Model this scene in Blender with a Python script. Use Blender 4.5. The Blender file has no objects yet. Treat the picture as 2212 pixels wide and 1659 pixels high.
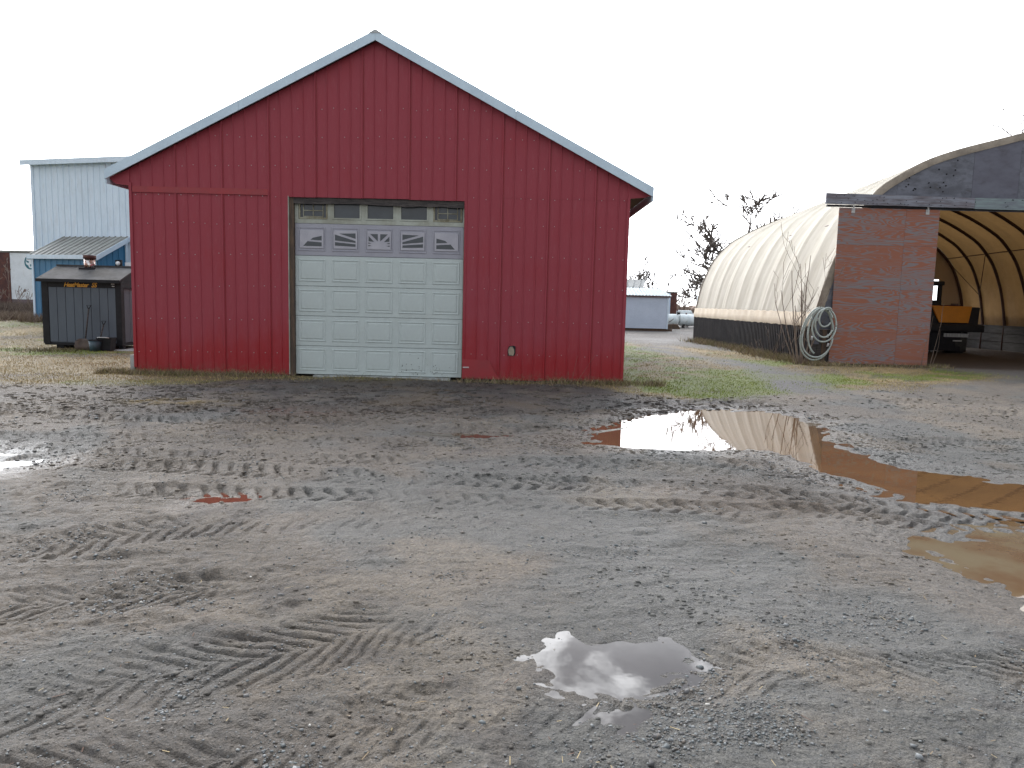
import bpy, math, random
import numpy as np
from math import sin, cos, pi, radians
from mathutils import Vector

S = bpy.context.scene
C = S.collection
rnd = random.Random(7)

# ---------------------------------------------------------------- camera, sky, sun, exposure
EYE = 1.585
cam = bpy.data.cameras.new('camera')
camo = bpy.data.objects.new('camera', cam)
C.objects.link(camo)
S.camera = camo
cam.sensor_width = 36.0
cam.lens = 36.0 * 1609.0 / 2212.0
cam.clip_start = 0.05
cam.clip_end = 5000
from mathutils import Matrix
camo.matrix_world = (Matrix.Translation((0, 0, EYE)) @ Matrix.Rotation(radians(90 - 6.3), 4, 'X')
                     @ Matrix.Rotation(radians(1.4), 4, 'Z'))

SUN_EL, SUN_AZ = radians(33), radians(-22)      # azimuth measured clockwise from +Y
world = bpy.data.worlds.new('World')
S.world = world
world.use_nodes = True
wn, wl = world.node_tree.nodes, world.node_tree.links
wn.clear()


def N(nt, kind, **kw):
    n = nt.nodes.new(kind)
    for k, v in kw.items():
        if k.startswith('i_'):
            key = k[2:]
            key = int(key) if key.isdigit() else key.replace('_', ' ')
            n.inputs[key].default_value = v
        else:
            setattr(n, k, v)
    return n


def math_node(nt, op, a, b=None, c=None, clamp=False):
    n = nt.nodes.new('ShaderNodeMath')
    n.operation = op
    n.use_clamp = clamp
    for i, v in enumerate((a, b, c)):
        if v is None:
            continue
        if isinstance(v, (int, float)):
            n.inputs[i].default_value = v
        else:
            nt.links.new(v, n.inputs[i])
    return n.outputs[0]


def maprange(nt, v, a, b, c, d, smooth=True):
    n = nt.nodes.new('ShaderNodeMapRange')
    n.interpolation_type = 'SMOOTHSTEP' if smooth else 'LINEAR'
    nt.links.new(v, n.inputs[0])
    for i, x in zip((1, 2, 3, 4), (a, b, c, d)):
        n.inputs[i].default_value = x
    return n.outputs[0]


def mixrgb(nt, fac, a, b, mode='MIX'):
    n = nt.nodes.new('ShaderNodeMix')
    n.data_type = 'RGBA'
    n.blend_type = mode
    for sock, v in ((n.inputs[0], fac), (n.inputs[6], a), (n.inputs[7], b)):
        if isinstance(v, (int, float)):
            sock.default_value = v
        elif isinstance(v, tuple):
            sock.default_value = (*v[:3], 1)
        else:
            nt.links.new(v, sock)
    return n.outputs[2]


nt = world.node_tree
out = N(nt, 'ShaderNodeOutputWorld')
bg = N(nt, 'ShaderNodeBackground')
bg.inputs['Strength'].default_value = 0.1
sky = N(nt, 'ShaderNodeTexSky', sky_type='NISHITA', sun_disc=False, sun_elevation=SUN_EL, sun_rotation=SUN_AZ,
        air_density=1.0, dust_density=1.2, ozone_density=1.0)
tc = N(nt, 'ShaderNodeTexCoord')
sep = N(nt, 'ShaderNodeSeparateXYZ')
nt.links.new(tc.outputs['Generated'], sep.inputs[0])
zz = math_node(nt, 'MAXIMUM', sep.outputs[2], 0.0)
zd = math_node(nt, 'ADD', zz, 0.22)
comb = N(nt, 'ShaderNodeCombineXYZ')
nt.links.new(math_node(nt, 'DIVIDE', sep.outputs[0], zd), comb.inputs[0])
nt.links.new(math_node(nt, 'DIVIDE', sep.outputs[1], zd), comb.inputs[1])
cn = N(nt, 'ShaderNodeTexNoise', i_Scale=5.5, i_Detail=7.0, i_Roughness=0.58, i_Distortion=0.35)
nt.links.new(comb.outputs[0], cn.inputs['Vector'])
cn2 = N(nt, 'ShaderNodeTexNoise', i_Scale=11.0, i_Detail=5.0, i_Roughness=0.6)
nt.links.new(comb.outputs[0], cn2.inputs['Vector'])
# closeness to the veiled sun: the cloud deck is brightest round it
dotn = N(nt, 'ShaderNodeVectorMath', operation='DOT_PRODUCT')
nt.links.new(tc.outputs['Generated'], dotn.inputs[0])
dotn.inputs[1].default_value = (sin(SUN_AZ) * cos(SUN_EL), cos(SUN_AZ) * cos(SUN_EL), sin(SUN_EL))
glow = maprange(nt, dotn.outputs['Value'], -0.7, 1.0, 0.0, 1.0)
glow2 = math_node(nt, 'POWER', glow, 2.0)
cbright = math_node(nt, 'MULTIPLY_ADD', glow2, 15.0, 9.5)
cbright = math_node(nt, 'MULTIPLY_ADD', math_node(nt, 'POWER', glow, 14.0), 48.0, cbright)
# deck is closed near the horizon, broken higher up
low = maprange(nt, zz, 0.36, 0.45, 1.0, 0.0)
cov = math_node(nt, 'ADD', maprange(nt, cn.outputs['Fac'], 0.43, 0.60, 0.0, 1.0), low, clamp=True)
shade = maprange(nt, cn2.outputs['Fac'], 0.3, 0.7, 0.8, 1.15)
cb = math_node(nt, 'MULTIPLY', cbright, shade)
cc = N(nt, 'ShaderNodeCombineColor')
nt.links.new(math_node(nt, 'MULTIPLY', cb, 0.985), cc.inputs[0])
nt.links.new(cb, cc.inputs[1])
nt.links.new(math_node(nt, 'MULTIPLY', cb, 1.03), cc.inputs[2])
skyb = mixrgb(nt, 1.0, sky.outputs[0], (1.25, 1.2, 1.15), 'MULTIPLY')
veil = mixrgb(nt, 0.09, skyb, cc.outputs[0])
fin = mixrgb(nt, cov, veil, cc.outputs[0])
nt.links.new(fin, bg.inputs['Color'])
nt.links.new(bg.outputs[0], out.inputs['Surface'])

sun = bpy.data.lights.new('sun', 'SUN')
sun.energy = 1.0
sun.angle = radians(14)
sun.color = (1.0, 0.93, 0.84)
suno = bpy.data.objects.new('sun', sun)
C.objects.link(suno)
suno.rotation_euler = Vector((sin(SUN_AZ) * cos(SUN_EL), cos(SUN_AZ) * cos(SUN_EL), sin(SUN_EL))).to_track_quat('Z', 'Y').to_euler()

S.view_settings.view_transform = 'Standard'
S.view_settings.look = 'None'
S.view_settings.exposure = 0.22
S.view_settings.gamma = 1.0
S.view_settings.use_curve_mapping = False
S.render.engine = 'CYCLES'
S.cycles.max_bounces = 8
S.cycles.transparent_max_bounces = 8


# ---------------------------------------------------------------- materials
def newmat(name):
    m = bpy.data.materials.new(name)
    m.use_nodes = True
    t = m.node_tree
    t.nodes.clear()
    o = t.nodes.new('ShaderNodeOutputMaterial')
    b = t.nodes.new('ShaderNodeBsdfPrincipled')
    t.links.new(b.outputs[0], o.inputs[0])
    return m, t, b, o


def coords(t, stretch=(1, 1, 1), kind='Object'):
    tcn = t.nodes.new('ShaderNodeTexCoord')
    mp = t.nodes.new('ShaderNodeMapping')
    mp.inputs['Scale'].default_value = stretch
    t.links.new(tcn.outputs[kind], mp.inputs[0])
    return mp.outputs[0]


def noise(t, vec, scale, detail=4, rough=0.6, dist=0.0):
    n = N(t, 'ShaderNodeTexNoise', i_Scale=scale, i_Detail=detail, i_Roughness=rough, i_Distortion=dist)
    t.links.new(vec, n.inputs['Vector'])
    return n.outputs['Fac']


def bump(t, b, h, strength, dist):
    n = t.nodes.new('ShaderNodeBump')
    n.inputs['Strength'].default_value = strength
    n.inputs['Distance'].default_value = dist
    t.links.new(h, n.inputs['Height'])
    t.links.new(n.outputs[0], b.inputs['Normal'])


def mat(name, c1, c2=None, scale=4, stretch=(1, 1, 1), rough=0.6, metal=0.0, bmp=0.0, bscale=60, dirt=None,
        dirtamt=0.4, spec=0.5, band=(0.35, 0.65)):
    m, t, b, o = newmat(name)
    c2 = c2 or tuple(x * 0.8 for x in c1)
    v = coords(t, stretch)
    f = maprange(t, noise(t, v, scale, 5, 0.65), band[0], band[1], 0, 1)
    col = mixrgb(t, f, c1, c2)
    fine = noise(t, v, scale * 9, 3, 0.7)
    col = mixrgb(t, 0.35, col, mixrgb(t, fine, (0.6, 0.6, 0.6), (1.35, 1.35, 1.35)), 'MULTIPLY')
    if dirt:
        d = maprange(t, noise(t, v, scale * 0.7 + 1.3, 6, 0.7), 0.5, 0.72, 0, dirtamt)
        col = mixrgb(t, d, col, dirt)
    t.links.new(col, b.inputs['Base Color'])
    r = maprange(t, fine, 0.2, 0.8, max(0.05, rough - 0.1), min(1, rough + 0.12))
    t.links.new(r, b.inputs['Roughness'])
    b.inputs['Metallic'].default_value = metal
    b.inputs['Specular IOR Level'].default_value = spec
    if bmp:
        bump(t, b, noise(t, v, bscale, 4, 0.6), bmp, 0.01)
    return m


def glass_mat(name, col=(0.015, 0.017, 0.02), rough=0.12):
    m, t, b, o = newmat(name)
    v = coords(t)
    f = noise(t, v, 3, 5)
    t.links.new(mixrgb(t, f, col, tuple(min(1, x * 2.2 + 0.01) for x in col)), b.inputs['Base Color'])
    b.inputs['Roughness'].default_value = rough
    return m


# barn paint: chalky, faded, redder towards the bottom
def red_mat():
    m, t, b, o = newmat('red_steel')
    v = coords(t)
    vs = coords(t, (1, 1, 0.12))
    sp = t.nodes.new('ShaderNodeSeparateXYZ')
    t.links.new(v, sp.inputs[0])
    big = noise(t, v, 0.7, 4, 0.55)
    streak = noise(t, vs, 9, 4, 0.6)
    fade = math_node(t, 'ADD', math_node(t, 'MULTIPLY', big, 0.7), math_node(t, 'MULTIPLY', streak, 0.3))
    zf = maprange(t, sp.outputs[2], 0.05, 1.6, -0.38, 0.0)
    fade = math_node(t, 'ADD', fade, zf)
    fade = maprange(t, fade, 0.12, 0.50, 0, 1)
    col = mixrgb(t, fade, (0.285, 0.009, 0.016), (0.285, 0.038, 0.056))
    chalk = maprange(t, noise(t, vs, 30, 3, 0.7), 0.5, 0.8, 0, 0.22)
    col = mixrgb(t, chalk, col, (0.34, 0.12, 0.13))
    mud = math_node(t, 'MULTIPLY', maprange(t, sp.outputs[2], 0.0, 0.30, 1, 0),
                    maprange(t, noise(t, v, 14, 6, 0.75), 0.42, 0.7, 0, 0.75))
    col = mixrgb(t, mud, col, (0.16, 0.11, 0.08))
    spl = maprange(t, noise(t, v, 45, 2, 0.5), 0.70, 0.74, 0, 0.5)
    col = mixrgb(t, spl, col, (0.15, 0.035, 0.04))
    t.links.new(col, b.inputs['Base Color'])
    t.links.new(maprange(t, fade, 0, 1, 0.38, 0.6), b.inputs['Roughness'])
    b.inputs['Specular IOR Level'].default_value = 0.4
    dent = noise(t, v, 2.3, 3, 0.5)
    bump(t, b, dent, 0.35, 0.02)
    return m


def ply_mat():
    m, t, b, o = newmat('weathered_red_plywood')
    oi = t.nodes.new('ShaderNodeObjectInfo')
    tcn = t.nodes.new('ShaderNodeTexCoord')
    off = t.nodes.new('ShaderNodeVectorMath')
    off.operation = 'ADD'
    cmb = t.nodes.new('ShaderNodeCombineXYZ')
    t.links.new(math_node(t, 'MULTIPLY', oi.outputs['Random'], 31.0), cmb.inputs[0])
    t.links.new(math_node(t, 'MULTIPLY', oi.outputs['Random'], 17.0), cmb.inputs[2])
    t.links.new(tcn.outputs['Object'], off.inputs[0])
    t.links.new(cmb.outputs[0], off.inputs[1])
    mp = t.nodes.new('ShaderNodeMapping')
    mp.inputs['Scale'].default_value = (0.42, 1, 3.3)
    t.links.new(off.outputs[0], mp.inputs[0])
    v = mp.outputs[0]
    f = noise(t, v, 1.0, 3, 0.45, 0.55)
    rings = math_node(t, 'FRACT', math_node(t, 'MULTIPLY', f, 19.0))
    tri = math_node(t, 'ABSOLUTE', math_node(t, 'SUBTRACT', rings, 0.5))
    big = noise(t, v, 0.45, 3, 0.6)
    thr = maprange(t, big, 0.34, 0.70, 0.03, 0.36)
    paint = math_node(t, 'SUBTRACT', tri, thr)
    fine = noise(t, v, 22, 4, 0.7)
    paint = math_node(t, 'ADD', paint, math_node(t, 'MULTIPLY', math_node(t, 'SUBTRACT', fine, 0.5), 0.22))
    paint = maprange(t, paint, -0.12, 0.14, 0, 1)
    col = mixrgb(t, paint, (0.215, 0.185, 0.19), (0.29, 0.112, 0.07))
    g = maprange(t, noise(t, v, 0.8, 4, 0.6), 0.56, 0.72, 0, 0.75)
    col = mixrgb(t, g, col, (0.19, 0.195, 0.22))
    t.links.new(col, b.inputs['Base Color'])
    b.inputs['Roughness'].default_value = 0.8
    bump(t, b, tri, 0.4, 0.006)
    return m


def fabric_mat():
    m, t, b, o = newmat('cream_fabric')
    v = coords(t)
    vs = coords(t, (1.0, 1.4, 0.35))
    st = noise(t, vs, 2.2, 5, 0.65)
    col = mixrgb(t, maprange(t, st, 0.35, 0.7, 0, 1), (0.50, 0.475, 0.415), (0.44, 0.41, 0.345))
    grime = maprange(t, noise(t, v, 1.1, 6, 0.7), 0.58, 0.8, 0, 0.25)
    col = mixrgb(t, grime, col, (0.34, 0.30, 0.23))
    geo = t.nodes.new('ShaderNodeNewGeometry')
    tan_in = mixrgb(t, maprange(t, noise(t, v, 0.9, 5, 0.7), 0.35, 0.7, 0, 1), (0.36, 0.235, 0.115), (0.25, 0.155, 0.08))  # inside face: brown of light coming through the cloth painted into the colour
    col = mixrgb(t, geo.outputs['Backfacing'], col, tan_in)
    t.links.new(col, b.inputs['Base Color'])
    b.inputs['Roughness'].default_value = 0.7
    b.inputs['Specular IOR Level'].default_value = 0.15
    h = noise(t, coords(t, (1, 3.2, 0.5)), 2.0, 4, 0.6, 0.8)
    bump(t, b, h, 0.25, 0.03)
    tr = t.nodes.new('ShaderNodeBsdfTranslucent')
    t.links.new(mixrgb(t, grime, (0.80, 0.47, 0.18), (0.55, 0.32, 0.12)), tr.inputs[0])
    mx = t.nodes.new('ShaderNodeMixShader')
    mx.inputs[0].default_value = 0.085
    t.links.new(b.outputs[0], mx.inputs[1])
    t.links.new(tr.outputs[0], mx.inputs[2])
    t.links.new(mx.outputs[0], o.inputs[0])
    return m


def ground_mat():
    m, t, b, o = newmat('muddy_gravel')
    at = t.nodes.new('ShaderNodeAttribute')
    at.attribute_name = 'Col'
    v = coords(t)
    n0 = noise(t, v, 6.5, 6, 0.72)
    n1 = noise(t, v, 22, 6, 0.75)
    n2 = noise(t, v, 95, 4, 0.8)
    col = mixrgb(t, 1.0, at.outputs['Color'], mixrgb(t, maprange(t, n1, 0.3, 0.7, 0, 1), (0.70, 0.71, 0.74), (1.27, 1.24, 1.20)), 'MULTIPLY')
    col = mixrgb(t, 1.0, col, mixrgb(t, maprange(t, n2, 0.3, 0.72, 0, 1), (0.62, 0.62, 0.63), (1.36, 1.36, 1.35)), 'MULTIPLY')
    vo = N(t, 'ShaderNodeTexVoronoi', i_Scale=55.0)
    t.links.new(v, vo.inputs['Vector'])
    sepc = t.nodes.new('ShaderNodeSeparateColor')
    t.links.new(vo.outputs['Color'], sepc.inputs[0])
    peb = math_node(t, 'MULTIPLY', maprange(t, vo.outputs['Distance'], 0.22, 0.34, 1, 0), maprange(t, sepc.outputs[0], 0.72, 0.78, 0, 1))
    pcol = mixrgb(t, sepc.outputs[1], (0.07, 0.08, 0.085), (0.26, 0.27, 0.27))
    grav = maprange(t, noise(t, v, 2.0, 4, 0.6), 0.42, 0.6, 0.15, 0.8)
    col = mixrgb(t, math_node(t, 'MULTIPLY', peb, grav), col, pcol)
    t.links.new(col, b.inputs['Base Color'])
    wet = at.outputs['Alpha']
    r = math_node(t, 'ADD', maprange(t, n1, 0.3, 0.7, 0.62, 0.85), math_node(t, 'MULTIPLY', wet, -0.48))
    t.links.new(r, b.inputs['Roughness'])
    b.inputs['Specular IOR Level'].default_value = 0.42
    h = math_node(t, 'ADD', math_node(t, 'MULTIPLY', n1, 1.0), math_node(t, 'MULTIPLY', n2, 0.42))
    h = math_node(t, 'ADD', h, math_node(t, 'MULTIPLY', maprange(t, n0, 0.35, 0.62, 0, 1), 1.0))
    h = math_node(t, 'ADD', h, math_node(t, 'MULTIPLY', peb, 0.25))
    bump(t, b, h, 0.9, 0.026)
    return m


def water_mat(name, c1, c2):
    m, t, b, o = newmat(name)
    v = coords(t)
    f = maprange(t, noise(t, v, 1.6, 4, 0.6), 0.35, 0.65, 0, 1)
    col = mixrgb(t, f, c1, c2)
    col = mixrgb(t, maprange(t, noise(t, coords(t, (1, 2.4, 1)), 14, 4, 0.7), 0.62, 0.72, 0, 0.35), col, tuple(x * 0.5 for x in c1))
    t.links.new(col, b.inputs['Base Color'])
    b.inputs['Roughness'].default_value = 0.015
    b.inputs['IOR'].default_value = 1.333
    bump(t, b, noise(t, v, 9, 2, 0.5), 0.05, 0.004)
    return m


M = {}
M['red'] = red_mat()
M['ply'] = ply_mat()
M['lap_red'] = mat('red_lap_edge', (0.27, 0.008, 0.014), (0.22, 0.01, 0.016), 3, rough=0.45)
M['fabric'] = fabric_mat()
M['ground'] = ground_mat()
M['trim'] = mat('pale_blue_trim', (0.56, 0.70, 0.80), (0.50, 0.63, 0.73), 2, rough=0.4)
M['galv'] = mat('roof_steel', (0.42, 0.45, 0.46), (0.30, 0.32, 0.32), 1.5, rough=0.4, metal=0.3)
M['door_white'] = mat('door_white', (0.48, 0.545, 0.54), (0.455, 0.52, 0.515), 1.2, rough=0.42, dirt=(0.30, 0.28, 0.2), dirtamt=0.10)
M['door_lav'] = mat('door_lavender', (0.33, 0.335, 0.385), (0.30, 0.305, 0.355), 2.5, rough=0.42)
M['dimmed_white'] = mat('shade_dimmed_white', (0.40, 0.43, 0.38), (0.28, 0.29, 0.24), 3, rough=0.5)  # header's shade on the top door section is painted into this white
M['insert'] = mat('window_insert', (0.42, 0.42, 0.465), (0.36, 0.36, 0.41), 4, rough=0.4)
M['glass'] = glass_mat('dark_glass', (0.022, 0.028, 0.034), 0.2)
M['old_frame'] = mat('stained_frame', (0.33, 0.33, 0.25), (0.17, 0.15, 0.09), 7, rough=0.6)
M['wood_brown'] = mat('brown_jamb_wood', (0.13, 0.085, 0.055), (0.07, 0.05, 0.04), 6, (3, 3, 0.5), rough=0.8, bmp=0.5)
M['wood_dark'] = mat('dark_wood', (0.035, 0.03, 0.03), (0.075, 0.065, 0.06), 5, (1, 3, 6), rough=0.8, bmp=0.5)
M['wood_grey'] = mat('grey_plywood', (0.165, 0.175, 0.21), (0.10, 0.105, 0.125), 1.6, (1, 1, 2.2), rough=0.8, bmp=0.4, dirt=(0.05, 0.045, 0.045), dirtamt=0.6)
M['wood_grey2'] = mat('grey_plywood_smooth', (0.14, 0.145, 0.18), (0.115, 0.115, 0.145), 1.0, (1, 1, 2.2), rough=0.8, dirt=(0.06, 0.055, 0.055))
M['beam_grey'] = mat('grey_beam', (0.26, 0.28, 0.33), (0.16, 0.145, 0.165), 2, (0.6, 1, 6), rough=0.8, bmp=0.5, dirt=(0.04, 0.035, 0.035), dirtamt=0.7)
M['beam_green'] = mat('green_grey_beam', (0.23, 0.30, 0.30), (0.17, 0.19, 0.22), 2, (0.6, 1, 6), rough=0.8, bmp=0.5)
M['black_metal'] = mat('black_steel', (0.010, 0.010, 0.013), (0.017, 0.017, 0.021), 4, rough=0.6, spec=0.25)
M['black_sheet'] = mat('black_corrugated', (0.010, 0.009, 0.011), (0.02, 0.018, 0.02), 3, (1, 1, 0.4), rough=0.6, spec=0.2, dirt=(0.06, 0.05, 0.04), dirtamt=0.3)
M['boiler_grey'] = mat('boiler_grey', (0.082, 0.104, 0.135), (0.072, 0.09, 0.118), 2, (1, 1, 0.4), rough=0.5)
M['boiler_roof'] = mat('boiler_roof', (0.085, 0.086, 0.09), (0.05, 0.05, 0.05), 1.6, rough=0.8, spec=0.3, dirt=(0.045, 0.04, 0.04), dirtamt=0.85)
M['orange_text'] = mat('orange_lettering', (0.75, 0.36, 0.03), (0.62, 0.30, 0.03), 4, rough=0.5)
M['chrome'] = mat('bright_flue', (0.75, 0.72, 0.7), (0.25, 0.14, 0.11), 6, (1, 1, 0.6), rough=0.22, metal=0.9, band=(0.45, 0.55))
M['rust'] = mat('rust', (0.13, 0.05, 0.035), (0.07, 0.03, 0.028), 4, rough=0.8, bmp=0.4)
M['white_steel'] = mat('white_steel', (0.62, 0.735, 0.86), (0.56, 0.68, 0.80), 1.2, (1, 1, 0.3), rough=0.4, dirt=(0.36, 0.38, 0.4), dirtamt=0.3)
M['blue_steel'] = mat('blue_steel', (0.045, 0.18, 0.34), (0.04, 0.155, 0.29), 2, (1, 1, 0.3), rough=0.45)
M['lean_roof'] = mat('lean_roof', (0.30, 0.315, 0.30), (0.22, 0.225, 0.21), 1.4, (1.6, 0.5, 1), rough=0.5, dirt=(0.14, 0.13, 0.11), dirtamt=0.5)
M['white_paint'] = mat('white_paint', (0.76, 0.80, 0.82), (0.68, 0.72, 0.74), 2, rough=0.4, dirt=(0.4, 0.38, 0.34), dirtamt=0.3)
M['teal'] = mat('teal_paint', (0.03, 0.16, 0.20), (0.04, 0.18, 0.22), 5, rough=0.5)
M['skirt'] = mat('trailer_skirt', (0.20, 0.15, 0.16), (0.12, 0.09, 0.09), 4, rough=0.7)
M['rail'] = mat('trailer_rail', (0.25, 0.25, 0.22), (0.18, 0.18, 0.16), 5, rough=0.5)
M['vinyl'] = mat('vinyl_siding', (0.52, 0.60, 0.72), (0.47, 0.55, 0.67), 1.2, rough=0.5)
M['bright_roof'] = mat('bright_roof', (0.42, 0.49, 0.52), (0.38, 0.45, 0.48), 1.0, rough=0.6)
M['grey_roof'] = mat('grey_roof', (0.24, 0.255, 0.255), (0.19, 0.2, 0.2), 1.0, rough=0.7)
M['tank'] = mat('tank_white', (0.74, 0.80, 0.82), (0.6, 0.68, 0.71), 2.5, rough=0.4, dirt=(0.3, 0.28, 0.22), dirtamt=0.5)
M['cream'] = mat('hem_tan', (0.36, 0.29, 0.20), (0.30, 0.24, 0.165), 2, rough=0.7)
M['edge_tan'] = mat('cover_edge', (0.30, 0.255, 0.20), (0.22, 0.185, 0.145), 3, rough=0.7, dirt=(0.12, 0.10, 0.08), dirtamt=0.5)
M['arch'] = mat('arch_steel', (0.085, 0.040, 0.032), (0.06, 0.03, 0.026), 4, rough=0.6)
M['hose'] = mat('grey_green_hose', (0.46, 0.51, 0.48), (0.38, 0.43, 0.41), 6, rough=0.5, dirt=(0.22, 0.2, 0.16))
M['yellow'] = mat('yellow_hood', (0.72, 0.27, 0.02), (0.64, 0.24, 0.02), 3, rough=0.4)
M['machine_black'] = mat('machine_black', (0.014, 0.014, 0.017), (0.025, 0.024, 0.026), 3, rough=0.6, spec=0.3)
M['light_grey'] = mat('light_grey_plastic', (0.5, 0.5, 0.5), (0.42, 0.42, 0.42), 4, rough=0.5)
M['rubber'] = mat('rubber', (0.025, 0.024, 0.024), (0.05, 0.045, 0.04), 5, rough=0.85)
M['inner_board'] = mat('inner_boards', (0.085, 0.085, 0.088), (0.05, 0.048, 0.05), 3, (0.5, 0.5, 5), rough=0.85)
M['bark'] = mat('bark', (0.085, 0.07, 0.06), (0.14, 0.12, 0.105), 8, (1, 1, 0.3), rough=0.9, bmp=0.5)
M['twig'] = mat('twig_bark', (0.15, 0.11, 0.09), (0.22, 0.17, 0.13), 8, rough=0.85)
M['brush'] = mat('dry_brush', (0.17, 0.12, 0.10), (0.24, 0.18, 0.14), 6, rough=0.9)
M['concrete'] = mat('concrete', (0.36, 0.37, 0.37), (0.28, 0.285, 0.28), 4, rough=0.8, bmp=0.4)
M['sill'] = mat('pale_threshold', (0.42, 0.46, 0.46), (0.22, 0.22, 0.2), 9, rough=0.6)
M['screw'] = mat('zinc_screw', (0.55, 0.50, 0.50), (0.42, 0.36, 0.36), 30, rough=0.4, metal=0.2)
M['tan_foam'] = mat('grey_tan_insulation', (0.34, 0.28, 0.21), (0.24, 0.2, 0.16), 20, rough=0.9, bmp=0.6)
M['bucket'] = mat('blue_grey_bucket', (0.05, 0.09, 0.12), (0.035, 0.06, 0.08), 5, rough=0.5)
M['shovel'] = mat('shovel_steel', (0.12, 0.085, 0.07), (0.08, 0.06, 0.055), 8, rough=0.6)
M['water_brown'] = water_mat('muddy_water', (0.075, 0.050, 0.032), (0.055, 0.04, 0.028))
M['water_rust'] = water_mat('rust_red_water', (0.125, 0.045, 0.028), (0.10, 0.04, 0.025))
M['water_orange'] = water_mat('orange_muddy_water', (0.128, 0.070, 0.032), (0.100, 0.056, 0.028))
M['water_olive'] = water_mat('olive_muddy_water', (0.125, 0.072, 0.036), (0.16, 0.125, 0.075))
M['water_grey'] = water_mat('grey_muddy_water', (0.085, 0.078, 0.074), (0.07, 0.065, 0.062))


def vcol_mat(name, rough=0.8, spec=0.35):
    m, t, b, o = newmat(name)
    at = t.nodes.new('ShaderNodeAttribute')
    at.attribute_name = 'Col'
    n = noise(t, coords(t), 60, 3, 0.6)
    t.links.new(mixrgb(t, 1.0, at.outputs['Color'], mixrgb(t, n, (0.75, 0.75, 0.75), (1.25, 1.25, 1.25)), 'MULTIPLY'), b.inputs['Base Color'])
    b.inputs['Roughness'].default_value = rough
    b.inputs['Specular IOR Level'].default_value = spec
    return m


M['stones'] = vcol_mat('stones', 0.6, 0.5)
M['grass'] = vcol_mat('grass_blades', 0.8, 0.2)


# ---------------------------------------------------------------- object helpers
def link(name, me, parent=None, loc=(0, 0, 0), rot=(0, 0, 0)):
    o = bpy.data.objects.new(name, me)
    C.objects.link(o)
    o.location = loc
    o.rotation_euler = rot
    if parent is not None:
        o.parent = parent
    return o


def thing(name, label, cat, loc=(0, 0, 0), rotz=0.0, group=None):
    o = bpy.data.objects.new(name, None)
    C.objects.link(o)
    o.empty_display_size = 0.3
    o.location = loc
    o.rotation_euler = (0, 0, rotz)
    o['label'] = label
    o['category'] = cat
    if group:
        o['group'] = group
    return o


def tag(o, label, cat, group=None):
    o['label'] = label
    o['category'] = cat
    if group:
        o['group'] = group
    return o


class MB:
    """mesh builder; coordinates are world unless off is given (then off is subtracted on build)"""
    def __init__(self, off=(0, 0, 0)):
        self.v, self.f, self.off, self.sm = [], [], off, []

    def add(self, vs, fs, smooth=False):
        n = len(self.v)
        self.v.extend(vs)
        self.f.extend([tuple(i + n for i in f) for f in fs])
        self.sm.extend([smooth] * len(fs))
        return self

    def box(self, x0, x1, y0, y1, z0, z1):
        vs = [(x0, y0, z0), (x1, y0, z0), (x1, y1, z0), (x0, y1, z0), (x0, y0, z1), (x1, y0, z1), (x1, y1, z1), (x0, y1, z1)]
        return self.add(vs, [(0, 3, 2, 1), (4, 5, 6, 7), (0, 1, 5, 4), (1, 2, 6, 5), (2, 3, 7, 6), (3, 0, 4, 7)])

    def hexa(self, a, b):
        """8 corner prism from two 4-point loops"""
        return self.add(list(a) + list(b), [(3, 2, 1, 0), (4, 5, 6, 7), (0, 1, 5, 4), (1, 2, 6, 5), (2, 3, 7, 6), (3, 0, 4, 7)])

    def prism_y(self, poly, y0, y1):
        """polygon in xz (ccw seen from -y), extruded along y"""
        n = len(poly)
        vs = [(x, y0, z) for x, z in poly] + [(x, y1, z) for x, z in poly]
        fs = [tuple(range(n)), tuple(range(2 * n - 1, n - 1, -1))]
        fs += [(i, i + n, (i + 1) % n + n, (i + 1) % n) for i in range(n)]
        return self.add(vs, fs)

    def tube(self, pts, rad, n=8, caps=True, smooth=True):
        pts = [Vector(p) for p in pts]
        if isinstance(rad, (int, float)):
            rad = [rad] * len(pts)
        vs, fs = [], []
        up = Vector((0.13, 0.37, 0.92))
        prev = None
        for i, p in enumerate(pts):
            d = (pts[min(i + 1, len(pts) - 1)] - pts[max(i - 1, 0)])
            if d.length < 1e-6:
                d = Vector((0, 0, 1))
            d.normalize()
            a = prev if prev is not None else d.cross(up)
            a = a - d * a.dot(d)
            if a.length < 1e-4:
                a = d.cross(Vector((1, 0, 0)))
            a.normalize()
            prev = a
            bb = d.cross(a)
            for k in range(n):
                q = p + (a * cos(2 * pi * k / n) + bb * sin(2 * pi * k / n)) * rad[i]
                vs.append(tuple(q))
        for i in range(len(pts) - 1):
            for k in range(n):
                fs.append((i * n + k, i * n + (k + 1) % n, (i + 1) * n + (k + 1) % n, (i + 1) * n + k))
        if caps:
            fs.append(tuple(range(n - 1, -1, -1)))
            fs.append(tuple((len(pts) - 1) * n + k for k in range(n)))
        return self.add(vs, fs, smooth)

    def build(self, name, m, parent=None, bevel=0.0, **kw):
        me = bpy.data.meshes.new(name)
        ox, oy, oz = self.off
        me.from_pydata([(x - ox, y - oy, z - oz) for x, y, z in self.v], [], self.f)
        me.materials.append(M[m] if isinstance(m, str) else m)
        if any(self.sm):
            me.polygons.foreach_set('use_smooth', self.sm)
        me.update()
        o = link(name, me, parent)
        if parent is None:
            o.location = self.off
        if bevel:
            bv = o.modifiers.new('bevel', 'BEVEL')
            bv.width = bevel
            bv.segments = 2
            bv.limit_method = 'ANGLE'
        for k, v in kw.items():
            o[k] = v
        return o


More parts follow.
